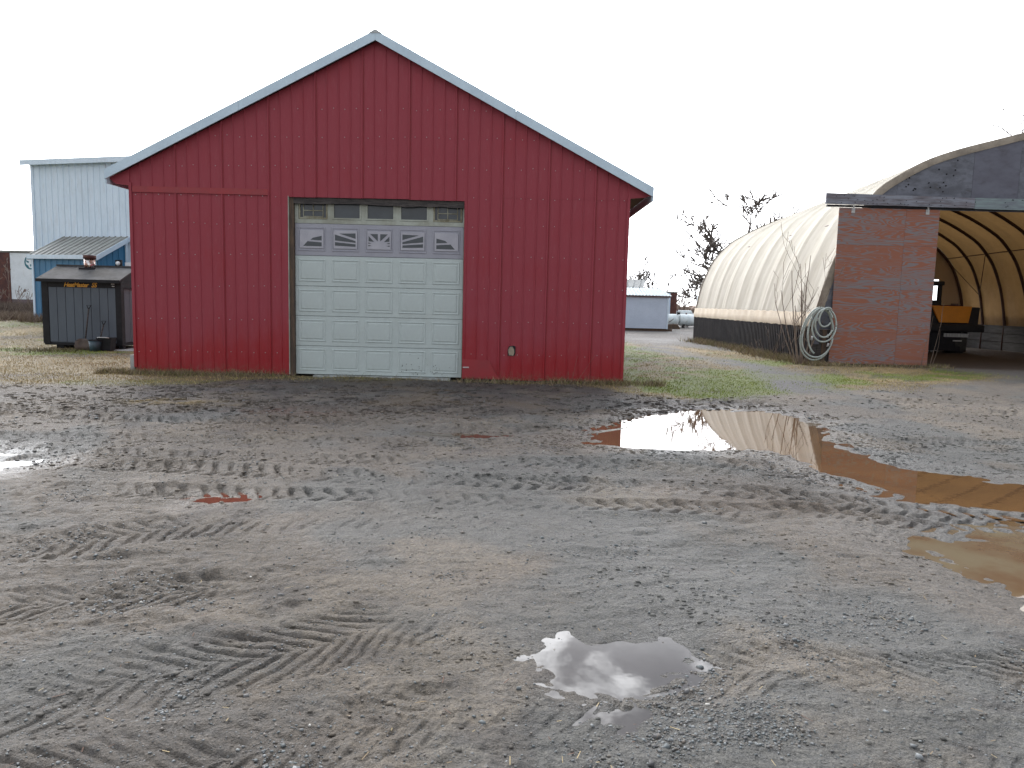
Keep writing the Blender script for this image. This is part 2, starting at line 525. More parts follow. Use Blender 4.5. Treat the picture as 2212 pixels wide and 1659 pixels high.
# ---------------------------------------------------------------- noise and ground height
def _h(ix, iy, seed):
    with np.errstate(over='ignore'):
        h = (ix.astype(np.uint32) * np.uint32(374761393)) ^ (iy.astype(np.uint32) * np.uint32(668265263)) ^ np.uint32((seed * 974711 + 12345) & 0xffffffff)
        h = (h ^ (h >> np.uint32(13))) * np.uint32(1274126177)
        h = h ^ (h >> np.uint32(16))
        h = h * np.uint32(2246822519)
        h = h ^ (h >> np.uint32(15))
    return h.astype(np.float64) / 4294967295.0


def vn(x, y, seed=0):
    fx, fy = np.floor(x), np.floor(y)
    ix, iy = fx.astype(np.int64), fy.astype(np.int64)
    u, v = x - fx, y - fy
    u = u * u * u * (u * (u * 6 - 15) + 10)
    v = v * v * v * (v * (v * 6 - 15) + 10)
    a, b = _h(ix, iy, seed), _h(ix + 1, iy, seed)
    c, d = _h(ix, iy + 1, seed), _h(ix + 1, iy + 1, seed)
    return ((a * (1 - u) + b * u) * (1 - v) + (c * (1 - u) + d * u) * v) * 2 - 1


def rn(x, y, s, seed=0):
    """noise of wavelength s on rotated axes"""
    a = 0.7 + seed * 1.3
    return vn((x * cos(a) - y * sin(a)) / s + seed * 17.3, (x * sin(a) + y * cos(a)) / s - seed * 9.1, seed)


def ss(x, a, b):
    t = np.clip((x - a) / (b - a), 0, 1)
    return t * t * (3 - 2 * t)


def poly_sd(x, y, poly):
    """signed distance, positive outside"""
    px = np.array([p[0] for p in poly]); py = np.array([p[1] for p in poly])
    d = np.full(x.shape, 1e9); ins = np.zeros(x.shape, bool)
    n = len(poly)
    for i in range(n):
        x0, y0, x1, y1 = px[i], py[i], px[(i + 1) % n], py[(i + 1) % n]
        dx, dy = x1 - x0, y1 - y0
        t = np.clip(((x - x0) * dx + (y - y0) * dy) / (dx * dx + dy * dy + 1e-9), 0, 1)
        d = np.minimum(d, (x - x0 - t * dx) ** 2 + (y - y0 - t * dy) ** 2)
        if dy != 0:
            c = ((y0 > y) != (y1 > y)) & (x < dx * (y - y0) / dy + x0)
            ins ^= c
    d = np.sqrt(d)
    return np.where(ins, -d, d)


def smooth_path(pts, k=6):
    out_ = []
    P = [pts[0]] + list(pts) + [pts[-1]]
    for i in range(1, len(P) - 2):
        p0, p1, p2, p3 = [np.array(q, float) for q in P[i - 1:i + 3]]
        for j in range(k):
            t = j / k
            out_.append(0.5 * ((2 * p1) + (-p0 + p2) * t + (2 * p0 - 5 * p1 + 4 * p2 - p3) * t * t + (-p0 + 3 * p1 - 3 * p2 + p3) * t ** 3))
    out_.append(np.array(P[-2], float))
    return out_


WATER = -0.035
PUD = {
    'long': [(0.62, 8.5), (1.0, 8.78), (1.1, 9.43), (1.45, 9.9), (2.04, 10.9), (2.88, 11.55), (3.97, 11.7), (4.35, 11.1), (4.33, 10.3), (4.22, 9.7),
             (3.98, 9.1), (3.96, 8.5), (4.06, 7.75), (4.5, 7.42), (4.8, 7.0), (5.4, 6.5), (5.6, 6.0), (4.9, 5.75), (4.16, 5.88), (3.67, 6.05), (3.37, 6.24),
             (3.23, 6.80), (3.07, 7.27), (3.14, 7.95), (2.9, 8.40), (2.07, 8.2), (1.49, 8.2), (1.2, 8.3)],
    'corner': [(2.72, 5.12), (3.23, 5.32), (3.9, 5.5), (5.2, 5.3), (5.4, 4.2), (4.2, 3.3), (3.0, 3.55), (2.87, 3.98), (2.86, 4.2), (2.88, 4.61), (2.78, 4.92)],
    'small': [(0.05, 3.02), (0.13, 3.26), (0.20, 3.30), (0.30, 3.45), (0.42, 3.40), (0.58, 3.36), (0.76, 3.46), (0.80, 3.24), (0.86, 3.22), (0.76, 3.08),
              (0.66, 2.92), (0.50, 2.83), (0.38, 2.90), (0.22, 2.84), (0.15, 2.93)],
    'left': [(-6.6, 6.2), (-6.9, 7.3), (-5.02, 7.2), (-4.74, 7.0), (-4.5, 6.78), (-4.52, 6.6), (-4.7, 6.45)],
    'rust': [(-2.46, 5.60), (-2.40, 5.80), (-2.20, 5.85), (-2.15, 5.68), (-2.3, 5.5)],
    'rut': [(-1.35, 8.95), (-1.0, 9.12), (-0.3, 9.0), (0.0, 8.95), (-0.25, 8.7), (-1.0, 8.68)],
}
TRACKS = [  # path, half width, lug depth, pitch
    ([(-4.6, 6.9), (-1.77, 6.50), (-0.41, 6.43), (1.60, 6.30), (3.68, 5.75), (6, 5.0)], 0.23, 0.030, 0.155),
    ([(-3.5, 5.9), (-1.2, 5.82), (0.37, 5.72), (1.7, 5.66), (2.94, 5.60), (5, 4.9)], 0.21, 0.028, 0.155),
    ([(-4.6, 4.2), (-3.0, 4.45), (-2.2, 5.05), (-0.8, 5.3)], 0.28, 0.016, 0.12),
    ([(-3.6, 2.5), (-2.5, 2.6), (-1.7, 2.85), (-1.1, 3.15), (-0.5, 3.6)], 0.30, 0.015, 0.115),
    ([(-2.2, 1.9), (-1.5, 2.25), (-0.8, 2.5), (-0.1, 2.75), (0.4, 2.9)], 0.24, 0.011, 0.11),
    ([(0.55, 3.2), (1.1, 3.15), (1.8, 3.05), (2.6, 3.2), (3.6, 3.7)], 0.27, 0.014, 0.115),
    ([(-4.2, 3.2), (-2.6, 3.6), (-1.5, 4.0), (-0.4, 4.2)], 0.26, 0.012, 0.10),
    ([(0.9, 2.3), (1.6, 2.55), (2.6, 2.5)], 0.22, 0.012, 0.09),
    ([(-9, 8.9), (-6.6, 9.4), (-4.5, 9.25), (-2.0, 9.5), (0.3, 9.35), (1.6, 10.2), (4, 12.4)], 0.26, 0.036, 0.17),
    ([(-9, 10.0), (-6.64, 9.9), (-2.71, 10.5), (-0.3, 10.7), (1.6, 11.4), (4.5, 13.0)], 0.26, 0.030, 0.17),
    ([(-8, 7.6), (-3.4, 8.15), (-0.5, 8.2), (0.6, 8.0), (2.2, 7.4), (3.2, 6.6)], 0.25, 0.026, 0.17),
    ([(-6, 7.4), (-2.7, 7.2), (0, 7.25), (2.2, 7.15)], 0.22, 0.020, 0.16),
    ([(4.2, 8.8), (6.3, 9.1), (9, 8.4), (13, 8.0)], 0.25, 0.026, 0.17),
    ([(4.9, 10.9), (7.0, 11.6), (10, 12.2), (13, 14)], 0.25, 0.026, 0.17),
    ([(4.8, 12.4), (8.0, 13.2), (11, 14.6), (13.5, 18)], 0.25, 0.024, 0.17),
]
TRACKS = [(smooth_path(p), w, d, q) for p, w, d, q in TRACKS]


def height(x, y, c):
    """ground height; c = sample spacing, used to drop relief too fine for the mesh"""
    def o(lam):
        return np.clip((lam / np.maximum(c, 1e-6) - 2.0) / 2.0, 0, 1)
    yard = 1 - ss(y, 16, 24)
    h = 0.020 * rn(x, y, 2.3, 1) * (0.4 + 0.6 * yard)
    h += 0.013 * rn(x, y, 0.85, 2) * (0.5 + 0.5 * yard) * o(0.85)
    patch = ss(rn(x, y, 1.4, 9) + rn(x, y, 0.5, 10) * 0.4, -0.5, 0.6)
    h += 0.008 * rn(x, y, 0.30, 3) * o(0.30)
    h += 0.0060 * rn(x, y, 0.13, 4) * o(0.13) * (0.4 + 0.8 * patch)
    h += 0.0048 * rn(x, y, 0.062, 5) * o(0.062) * (0.35 + 0.9 * patch)
    h += 0.0040 * rn(x, y, 0.028, 6) * o(0.028) * (0.4 + 0.8 * patch)
    h += 0.0022 * rn(x, y, 0.015, 7) * o(0.015)
    # scraped striations left by wheels and rain, running with the traffic
    for q, (ang, sd_) in enumerate(((0.42, 141), (-0.12, 144), (0.15, 147))):
        u_, v_ = x * cos(ang) + y * sin(ang), -x * sin(ang) + y * cos(ang)
        v_ = v_ + 0.10 * vn(u_ / 0.9, v_ / 0.9, sd_ + 2)
        mk = ss(rn(x, y, 1.5, sd_), -0.1, 0.7)
        h += 0.0065 * vn(u_ / 0.42, v_ / 0.050, sd_ + 1) * mk * o(0.07)
        h += 0.008 * vn(u_ / 1.1, v_ / 0.14, sd_ + 3) * mk * o(0.14)
    lump = rn(x, y, 0.11, 21)
    h += 0.010 * ss(lump, 0.45, 0.9) * o(0.11) * patch
    # tyre tracks
    wx = x + 0.022 * rn(x, y, 0.3, 31) + 0.05 * rn(x, y, 0.9, 33) + 0.008 * rn(x, y, 0.08, 35)
    wy = y + 0.022 * rn(x, y, 0.3, 32) + 0.05 * rn(x, y, 0.9, 34) + 0.008 * rn(x, y, 0.08, 36)
    for k, (path, w, dep, pitch) in enumerate(TRACKS):
        P = np.array(path)
        m = (wx > P[:, 0].min() - 0.5) & (wx < P[:, 0].max() + 0.5) & (wy > P[:, 1].min() - 0.6) & (wy < P[:, 1].max() + 0.6)
        if not m.any():
            continue
        X, Y = wx[m], wy[m]
        best = np.full(X.shape, 1e9); sgn = np.zeros(X.shape); tt = np.zeros(X.shape)
        acc = 0.0
        for i in range(len(P) - 1):
            dx, dy = P[i + 1] - P[i]
            L = math.hypot(dx, dy)
            if L < 1e-6:
                continue
            t = np.clip(((X - P[i, 0]) * dx + (Y - P[i, 1]) * dy) / (L * L), 0, 1)
            ex, ey = X - P[i, 0] - t * dx, Y - P[i, 1] - t * dy
            d = ex * ex + ey * ey
            b = d < best
            best = np.where(b, d, best)
            sgn = np.where(b, np.sign(dx * ey - dy * ex), sgn)
            tt = np.where(b, acc + t * L, tt)
            acc += L
        s = np.sqrt(best)
        ph = (tt + s * (1.15 if pitch < 0.12 else 0.55) + (sgn > 0) * pitch * 0.5) / pitch + (0.45 if pitch < 0.12 else 0.2) * rn(X, Y, 0.4, 40 + k)
        fr = ph - np.floor(ph)
        pulse = ss(fr, 0.0, 0.09) * (1 - ss(fr, 0.22, 0.5))
        edge = 1 - ss(s, w * 0.82, w * 1.02)
        strength = np.clip((1.0 if k < 2 else 0.42 if P[:, 1].mean() < 4.6 else 0.72) + 0.85 * rn(X, Y, 0.9, 60 + k) + 0.45 * rn(X, Y, 0.22, 61 + k), 0.0, 1.15)
        cf = np.clip((pitch / np.maximum(c[m], 1e-6) - 1.2) / 1.5, 0.0, 1)
        mid = ss(s, 0.0, 0.03)
        dh = -dep * 0.25 * edge - dep * pulse * edge * strength * cf * (0.4 + 0.6 * mid)
        dh += dep * 0.55 * np.exp(-((s - w * 1.12) / 0.045) ** 2) * strength
        h[m] += dh
    # level building plots and the gentle rises
    h += 0.36 * ss(y, 23.5, 31) * ss(-x, 9.5, 14)
    h += 0.05 * ss(x, 7, 9) * ss(y, 17, 20) * (1 - ss(y, 27, 33))
    # puddles
    for k, (nm, poly) in enumerate(PUD.items()):
        px = [p[0] for p in poly]; py = [p[1] for p in poly]
        m = (x > min(px) - 0.9) & (x < max(px) + 0.9) & (y > min(py) - 0.9) & (y < max(py) + 0.9)
        if not m.any():
            continue
        sd = poly_sd(x[m], y[m], poly)
        big = nm in ('long', 'corner', 'left')
        slope = 0.055 if big else 0.075
        rough = 1.0 if big else 0.75
        tgt = WATER + np.clip(sd * slope, -0.045, 0.05)
        n_ = h[m]
        hf = (n_ - 0.020 * rn(x[m], y[m], 2.3, 1) - 0.013 * rn(x[m], y[m], 0.85, 2)) * rough
        hf = np.where(sd < 0, hf * (1 - 0.75 * ss(-sd, 0.0, 0.14 if not big else 0.28)), hf)
        hf = hf + (0.008 * rn(x[m], y[m], 0.16, 73) + 0.006 * rn(x[m], y[m], 0.07, 74)) * np.exp(-(sd / 0.16) ** 2)
        w_ = 1 - ss(sd, 0.12, 0.65 if big else 0.42)
        h[m] = n_ * (1 - w_) + (tgt + hf * 0.85 + 0.004) * w_
    # heap beside the rut puddle
    h += 0.06 * np.exp(-((x + 0.75) / 0.5) ** 2 - ((y - 9.33) / 0.11) ** 2) * (1 + 0.5 * rn(x, y, 0.12, 71))
    h += 0.06 * np.exp(-((x + 6.6) / 0.9) ** 2 - ((y - 9.35) / 0.16) ** 2) * (1 + 0.5 * rn(x, y, 0.14, 72))
    return h


def masks(x, y):
    n1, n2, n3 = rn(x, y, 1.9, 81), rn(x, y, 0.6, 82), rn(x, y, 0.18, 83)
    nn = n1 * 0.6 + n2 * 0.35 + n3 * 0.2
    # turf: left of the barn, right of it up to the hoop building, and behind
    ex = np.interp(x, [-30, -12, -8.4, -6.2, -3.8, -1.0, 0.4, 1.6, 2.3, 2.9, 4.35, 6.1, 8.8, 11.3, 14.5, 40],
                   [11.5, 12.0, 12.4, 12.9, 14.1, 14.9, 14.6, 14.2, 12.9, 12.1, 13.0, 14.0, 15.6, 17.0, 20.6, 26])
    g = ss(y + nn * 0.55, ex - 0.15, ex + 0.9)
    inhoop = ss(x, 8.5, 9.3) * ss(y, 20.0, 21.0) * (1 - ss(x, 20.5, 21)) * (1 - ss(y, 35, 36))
    apron = ss(x - 10.6 - (21 - y) * 0.55, -0.3, 1.3) * ss(y, 15, 16.5)
    g *= (1 - inhoop) * (1 - apron)
    # worn gravel lane through the turf right of the barn
    lx = np.interp(y, [12, 14.8, 18, 22, 26, 36, 46, 52], [6.2, 5.9, 6.6, 6.1, 5.3, 6.6, 9, 10])
    lane = np.exp(-((x - lx + 0.4 * n1) / 0.75) ** 4) * (x > 2.4)
    road = ss(y + n1, 47, 49) * (1 - ss(y + n1, 54, 56)) * (x > 2)
    dark = (1 - ss(np.abs(x + 1.5) + nn * 1.2, 3.6, 6.3)) * ss(y + nn * 0.9, 9.6, 11.2) * (1 - g * 0.7)
    dark = np.maximum(dark, 0.55 * ss(y + nn * 0.8, 9.0, 10.6) * (x < -1) * (1 - g) * (1 - ss(-x, 7.5, 11)))
    return g, inhoop, apron, lane, road, dark, nn, n1, n2, n3


def mixc(a, b, w):
    return a * (1 - w[:, None]) + np.array(b)[None, :] * w[:, None]


def ground_colour(x, y, h):
    g, inhoop, apron, lane, road, dark, nn, n1, n2, n3 = masks(x, y)
    col = np.tile(np.array((0.138, 0.120, 0.100)), (x.size, 1))
    col = mixc(col, (0.112, 0.116, 0.112), ss(rn(x, y, 1.5, 91) + 0.5 * rn(x, y, 0.4, 92), -0.1, 0.6) * 0.8)   # gravelly
    col = mixc(col, (0.178, 0.152, 0.120), ss(rn(x, y, 1.1, 93) + 0.4 * rn(x, y, 0.3, 94), 0.2, 0.8) * 0.75)   # pale silt
    col = mixc(col, (0.075, 0.068, 0.064), ss(n3 + 0.6 * n2, 0.45, 1.0) * 0.5)
    col = mixc(col, (0.105, 0.080, 0.062), ss(rn(x, y, 2.6, 95), 0.35, 0.8) * 0.5)
    # lows darker, highs paler
    col = col * (1 + np.clip((h + 0.01) * 5.0, -0.14, 0.14))[:, None]
    col = mixc(col, (0.052, 0.046, 0.044), np.clip(dark * (0.75 + 0.5 * n3), 0, 1) * 0.85)
    col = mixc(col, (0.13, 0.10, 0.065), np.clip(dark * ss(n2 + 0.6 * n3, 0.1, 0.9), 0, 1) * 0.5)
    st = np.exp(-((x + 4.95) / 0.75) ** 2 - ((y - 10.9) / 0.28) ** 2)
    col = mixc(col, (0.30, 0.235, 0.13), np.clip(st * (0.7 + n3), 0, 1) * 0.8)
    rb = np.exp(-((x + 3.0) / 0.9) ** 2 - ((y - 10.3) / 0.3) ** 2)
    col = mixc(col, (0.12, 0.07, 0.06), np.clip(rb * (0.7 + n3), 0, 1) * 0.6)
    # turf ground: straw, olive, moss green and bare soil
    t = np.tile(np.array((0.195, 0.155, 0.075)), (x.size, 1))
    t = mixc(t, (0.34, 0.26, 0.13), ss(rn(x, y, 1.3, 96) + 0.6 * n3, 0.05, 0.7) * 0.8)
    t = mixc(t, (0.120, 0.165, 0.022), ss(rn(x, y / 1.0, 2.0, 97) + 0.5 * n2 + 0.25 * n3, -0.15, 0.4) * 0.9)
    t = mixc(t, (0.080, 0.064, 0.050), ss(rn(x, y, 1.6, 98) + 0.4 * n3, 0.35, 0.8) * 0.75)
    foot = (x > -7.8) & (x < 2.4) & (y < 15.2)
    t[foot] = t[foot] * 0.35 + np.array((0.15, 0.115, 0.065)) * 0.5
    far_green = ss(y, 38, 44) * (1 - road)
    t = mixc(t, (0.115, 0.155, 0.045), far_green * 0.7)
    t = mixc(t, (0.20, 0.155, 0.095), ss(y, 26, 30) * ss(-x, 14, 20) * 0.6)
    t = mixc(t, (0.075, 0.058, 0.046), ss(y, 31, 34) * ss(-x, 14, 18) * 0.9)
    t = mixc(t, (0.115, 0.112, 0.112), np.clip(lane * (0.85 + 0.5 * n2), 0, 1))
    t = mixc(t, (0.19, 0.19, 0.19), road)
    col = col * (1 - g[:, None]) + t * g[:, None]
    col = mixc(col, (0.125, 0.118, 0.112), apron * (1 - inhoop) * 0.8)
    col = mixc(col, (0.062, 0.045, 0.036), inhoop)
    # wetness
    wet = 0.30 * ss(-n1 - 0.3 * n2, -0.2, 0.7) * (1 - g)
    for nm, poly in PUD.items():
        sd = poly_sd(x, y, poly)
        rr = 0.75 if nm in ('long', 'corner', 'left') else 0.28
        wet = np.maximum(wet, (1 - ss(sd + 0.15 * n3, 0.0, rr)) * 0.85)
    return col, np.clip(wet * (1 - g) * (1 - inhoop), 0, 1)


def build_ground():
    NR, NC = 680, 1080
    inv = np.linspace(1 / 1.85, 1 / 55.0, NR)
    rows = 1 / inv
    near = np.array([-400, -120, -40, -15, -6, -2, 0, 0.8, 1.4])
    far = np.array([62, 75, 95, 130, 200, 350, 700, 1500, 3500])
    Y = np.concatenate([near, rows, far])
    u = np.linspace(-1, 1, NC)
    tail = np.array([1.03, 1.1, 1.25, 1.6, 2.3, 4, 8, 20, 60, 150])
    U = np.concatenate([-tail[::-1], u, tail])
    W = np.maximum(3.2, 0.86 * Y + 1.3)
    XX = U[None, :] * W[:, None]
    YY = np.repeat(Y[:, None], U.size, 1)
    dy = np.gradient(Y)
    cell = np.maximum(np.gradient(XX, axis=1), np.repeat(np.abs(dy)[:, None], U.size, 1) * 0.6)
    x, y, c = XX.ravel(), YY.ravel(), cell.ravel()
    h = height(x, y, c)
    h *= np.where(y > 60, np.clip((200 - y) / 140, 0, 1), 1)
    col, wet = ground_colour(x, y, h)
    # fade relief under the buildings so nothing pokes through their floors
    under = (x > -7.6) & (x < 2.2) & (y > 15.1) & (y < 29)
    h = np.where(under, np.minimum(h, -0.02), h)
    nr, nc = Y.size, U.size
    co = np.stack([x, y, h], 1).astype(np.float32)
    idx = np.arange(nr * nc).reshape(nr, nc)
    q = np.stack([idx[:-1, :-1], idx[:-1, 1:], idx[1:, 1:], idx[1:, :-1]], -1).reshape(-1, 4)
    me = bpy.data.meshes.new('ground')
    me.vertices.add(co.shape[0])
    me.vertices.foreach_set('co', co.ravel())
    me.loops.add(q.size)
    me.loops.foreach_set('vertex_index', q.ravel().astype(np.int32))
    me.polygons.add(q.shape[0])
    me.polygons.foreach_set('loop_start', np.arange(0, q.size, 4, dtype=np.int32))
    me.polygons.foreach_set('use_smooth', np.ones(q.shape[0], bool))
    me.update(calc_edges=True)
    at = me.color_attributes.new('Col', 'FLOAT_COLOR', 'POINT')
    at.data.foreach_set('color', np.concatenate([col, wet[:, None]], 1).astype(np.float32).ravel())
    me.materials.append(M['ground'])
    o = link('ground', me)
    o['kind'] = 'structure'


build_ground()
for nm, wm in (('long', 'water_orange'), ('corner', 'water_olive'), ('small', 'water_grey'), ('left', 'water_grey'), ('rust', 'water_rust'), ('rut', 'water_brown')):
    P = PUD[nm]
    cx, cy = sum(p[0] for p in P) / len(P), sum(p[1] for p in P) / len(P)
    x0, x1 = min(p[0] for p in P) - 0.22, max(p[0] for p in P) + 0.22
    y0, y1 = min(p[1] for p in P) - 0.22, max(p[1] for p in P) + 0.22
    nx, ny = max(4, int((x1 - x0) / 0.06)), max(4, int((y1 - y0) / 0.06))
    gx, gy = np.meshgrid(np.linspace(x0, x1, nx), np.linspace(y0, y1, ny))
    cxm = (gx[:-1, :-1] + gx[1:, 1:]) / 2; cym = (gy[:-1, :-1] + gy[1:, 1:]) / 2
    keep = (poly_sd(cxm.ravel(), cym.ravel(), P) < 0.20)
    idx = np.arange(nx * ny).reshape(ny, nx)
    q = np.stack([idx[:-1, :-1], idx[:-1, 1:], idx[1:, 1:], idx[1:, :-1]], -1).reshape(-1, 4)[keep]
    used, invx = np.unique(q, return_inverse=True)
    vs = np.stack([gx.ravel()[used] - cx, gy.ravel()[used] - cy, np.zeros(used.size)], 1)
    me = bpy.data.meshes.new('puddle')
    me.from_pydata([tuple(v) for v in vs.tolist()], [], invx.reshape(-1, 4).tolist())
    me.materials.append(M[wm])
    o = link('puddle', me, None, (cx, cy, WATER))
    o['kind'] = 'structure'


def scatter_mesh(name, V, F, cols, m, **kw):
    """V (n,k,3) vertices per item, F list of faces over k, cols (n,3)"""
    n, k, _ = V.shape
    F = np.array(F)
    fi = (F[None] + (np.arange(n) * k)[:, None, None]).reshape(-1, F.shape[1])
    me = bpy.data.meshes.new(name)
    me.vertices.add(n * k)
    me.vertices.foreach_set('co', V.reshape(-1).astype(np.float32))
    me.loops.add(fi.size)
    me.loops.foreach_set('vertex_index', fi.ravel().astype(np.int32))
    me.polygons.add(fi.shape[0])
    me.polygons.foreach_set('loop_start', np.arange(0, fi.size, F.shape[1], dtype=np.int32))
    me.update(calc_edges=True)
    at = me.color_attributes.new('Col', 'FLOAT_COLOR', 'POINT')
    cc_ = np.repeat(np.concatenate([cols, np.ones((n, 1))], 1)[:, None, :], k, 1)
    at.data.foreach_set('color', cc_.astype(np.float32).ravel())
    me.materials.append(M[m])
    o = link(name, me)
    o['kind'] = 'stuff'
    for a, b in kw.items():
        o[a] = b
    return o


R = np.random.RandomState(3)


def fan(n, y0, y1, margin=0.5, power=1.0, k=0.72):
    """random ground points, denser near"""
    y = 1 / (1 / y1 + (1 / y0 - 1 / y1) * R.rand(n) ** power)
    x = (R.rand(n) * 2 - 1) * (k * y + margin)
    return x, y


def in_water(x, y, m=0.0):
    r = np.zeros(x.shape, bool)
    for P in PUD.values():
        r |= poly_sd(x, y, P) < m
    return r


# gravel lying on the mud
x, y = fan(110000, 1.9, 12.5)
dens = 1.1 * ss(rn(x, y, 0.9, 101) + 0.7 * rn(x, y, 0.25, 102), 0.15, 0.95) + 0.08
keep = (R.rand(x.size) < dens) & ~in_water(x, y, -0.04)
x, y = x[keep], y[keep]
g_ = masks(x, y)[0]
x, y = x[g_ < 0.5], y[g_ < 0.5]
n = x.size
sz = (0.0019 + 0.0042 * R.rand(n) ** 3.5) * (1 + 0.10 * y)
sz *= np.where(R.rand(n) < 0.025, 1.9, 1)
h = height(x, y, np.full(n, 0.012) + y * 0.0015)
ico = np.array([(-1, -1, -.6), (1, -1, -.6), (1, 1, -.6), (-1, 1, -.6), (-.7, -.8, .6), (.8, -.6, .5), (.6, .8, .7), (-.8, .6, .55)])
jit = ico[None] * (0.65 + 0.7 * R.rand(n, 8, 3))
a = R.rand(n) * 6.28
ca, sa = np.cos(a)[:, None], np.sin(a)[:, None]
vx = jit[:, :, 0] * ca - jit[:, :, 1] * sa * 0.75
vy = jit[:, :, 0] * sa + jit[:, :, 1] * ca * 0.75
V = np.stack([vx * sz[:, None] + x[:, None], vy * sz[:, None] + y[:, None], jit[:, :, 2] * sz[:, None] * 0.75 + h[:, None] + sz[:, None] * 0.28], 2)
base = np.array([(0.10, 0.115, 0.12), (0.145, 0.155, 0.16), (0.085, 0.085, 0.085), (0.13, 0.115, 0.10), (0.20, 0.21, 0.21)])[R.choice(5, n, p=[.34, .24, .2, .17, .05])]
base = base * (0.75 + 0.5 * R.rand(n, 1))
base[R.rand(n) < 0.004] = (0.45, 0.44, 0.41)
scatter_mesh('gravel', V, [(0, 3, 2, 1), (4, 5, 6, 7), (0, 1, 5, 4), (1, 2, 6, 5), (2, 3, 7, 6), (3, 0, 4, 7)], base, 'stones',
             label='loose grey gravel scattered over the muddy yard', category='gravel')

# crumbs and clods of dark soil
x, y = fan(46000, 2.4, 14.6)
xb_, yb_ = fan(60000, 6.5, 14.7, 1.0)
x, y = np.concatenate([x, xb_]), np.concatenate([y, yb_])
g_, _i, _a, _l, _r, dk, nn_, q1, q2, q3 = masks(x, y)
dens = 0.03 + 0.11 * ss(y, 5, 8) + 0.9 * np.clip(dk, 0, 1) * ss(rn(x, y, 0.45, 131) + 0.5 * rn(x, y, 0.15, 132), -0.3, 0.6) + (0.35 + 0.4 * ss(y, 4, 7)) * ss(rn(x, y, 0.6, 133) + 0.6 * rn(x, y, 0.2, 134), 0.3, 1.0)
for nm in ('long', 'corner'):
    sd = poly_sd(x, y, PUD[nm])
    dens = np.where((sd > 0.05) & (sd < 0.5) & (y > 8), dens + 0.5, dens)
keep = (R.rand(x.size) < dens) & ~in_water(x, y, -0.02) & (g_ < 0.6)
x, y = x[keep], y[keep]
n = x.size
sz = (0.0022 + 0.0085 * R.rand(n) ** 3.5) * (0.6 + 0.12 * y) * (1 + 0.5 * np.clip(dk[keep], 0, 1))
h = height(x, y, np.full(n, 0.012) + y * 0.0015)
jit = ico[None] * (0.55 + 0.9 * R.rand(n, 8, 3))
vx = jit[:, :, 0] * 1.3
vy = jit[:, :, 1]
V = np.stack([vx * sz[:, None] + x[:, None], vy * sz[:, None] + y[:, None], jit[:, :, 2] * sz[:, None] * 0.6 + h[:, None] + sz[:, None] * 0.15], 2)
cl = ground_colour(x, y, h)[0] * (0.68 + 0.42 * R.rand(n, 1))
scatter_mesh('soil_crumbs', V, [(0, 3, 2, 1), (4, 5, 6, 7), (0, 1, 5, 4), (1, 2, 6, 5), (2, 3, 7, 6), (3, 0, 4, 7)], cl, 'grass',
             label='dark crumbs of soil strewn over the yard', category='soil')

# straw bits and chips
x, y = fan(330, 2.0, 12.0)
keep = ~in_water(x, y, 0.02)
x, y = x[keep], y[keep]
n = x.size
h = height(x, y, np.full(n, 0.02)) + 0.006
a = R.rand(n) * 6.28
L = 0.006 + 0.022 * R.rand(n) ** 2
w = 0.0012 + 0.0012 * R.rand(n)
dx, dy = np.cos(a), np.sin(a)
q = np.stack([np.stack([x - dx * L - dy * w, y - dy * L + dx * w, h], 1), np.stack([x - dx * L + dy * w, y - dy * L - dx * w, h], 1),
              np.stack([x + dx * L + dy * w, y + dy * L - dx * w, h + 0.004], 1), np.stack([x + dx * L - dy * w, y + dy * L + dx * w, h + 0.004], 1)], 1)
cols = np.array([(0.36, 0.29, 0.17), (0.25, 0.19, 0.12), (0.14, 0.09, 0.07)])[R.choice(3, n)]
scatter_mesh('straw', q, [(0, 1, 2, 3)], cols, 'grass', label='pale straw bits lying on the mud', category='straw')


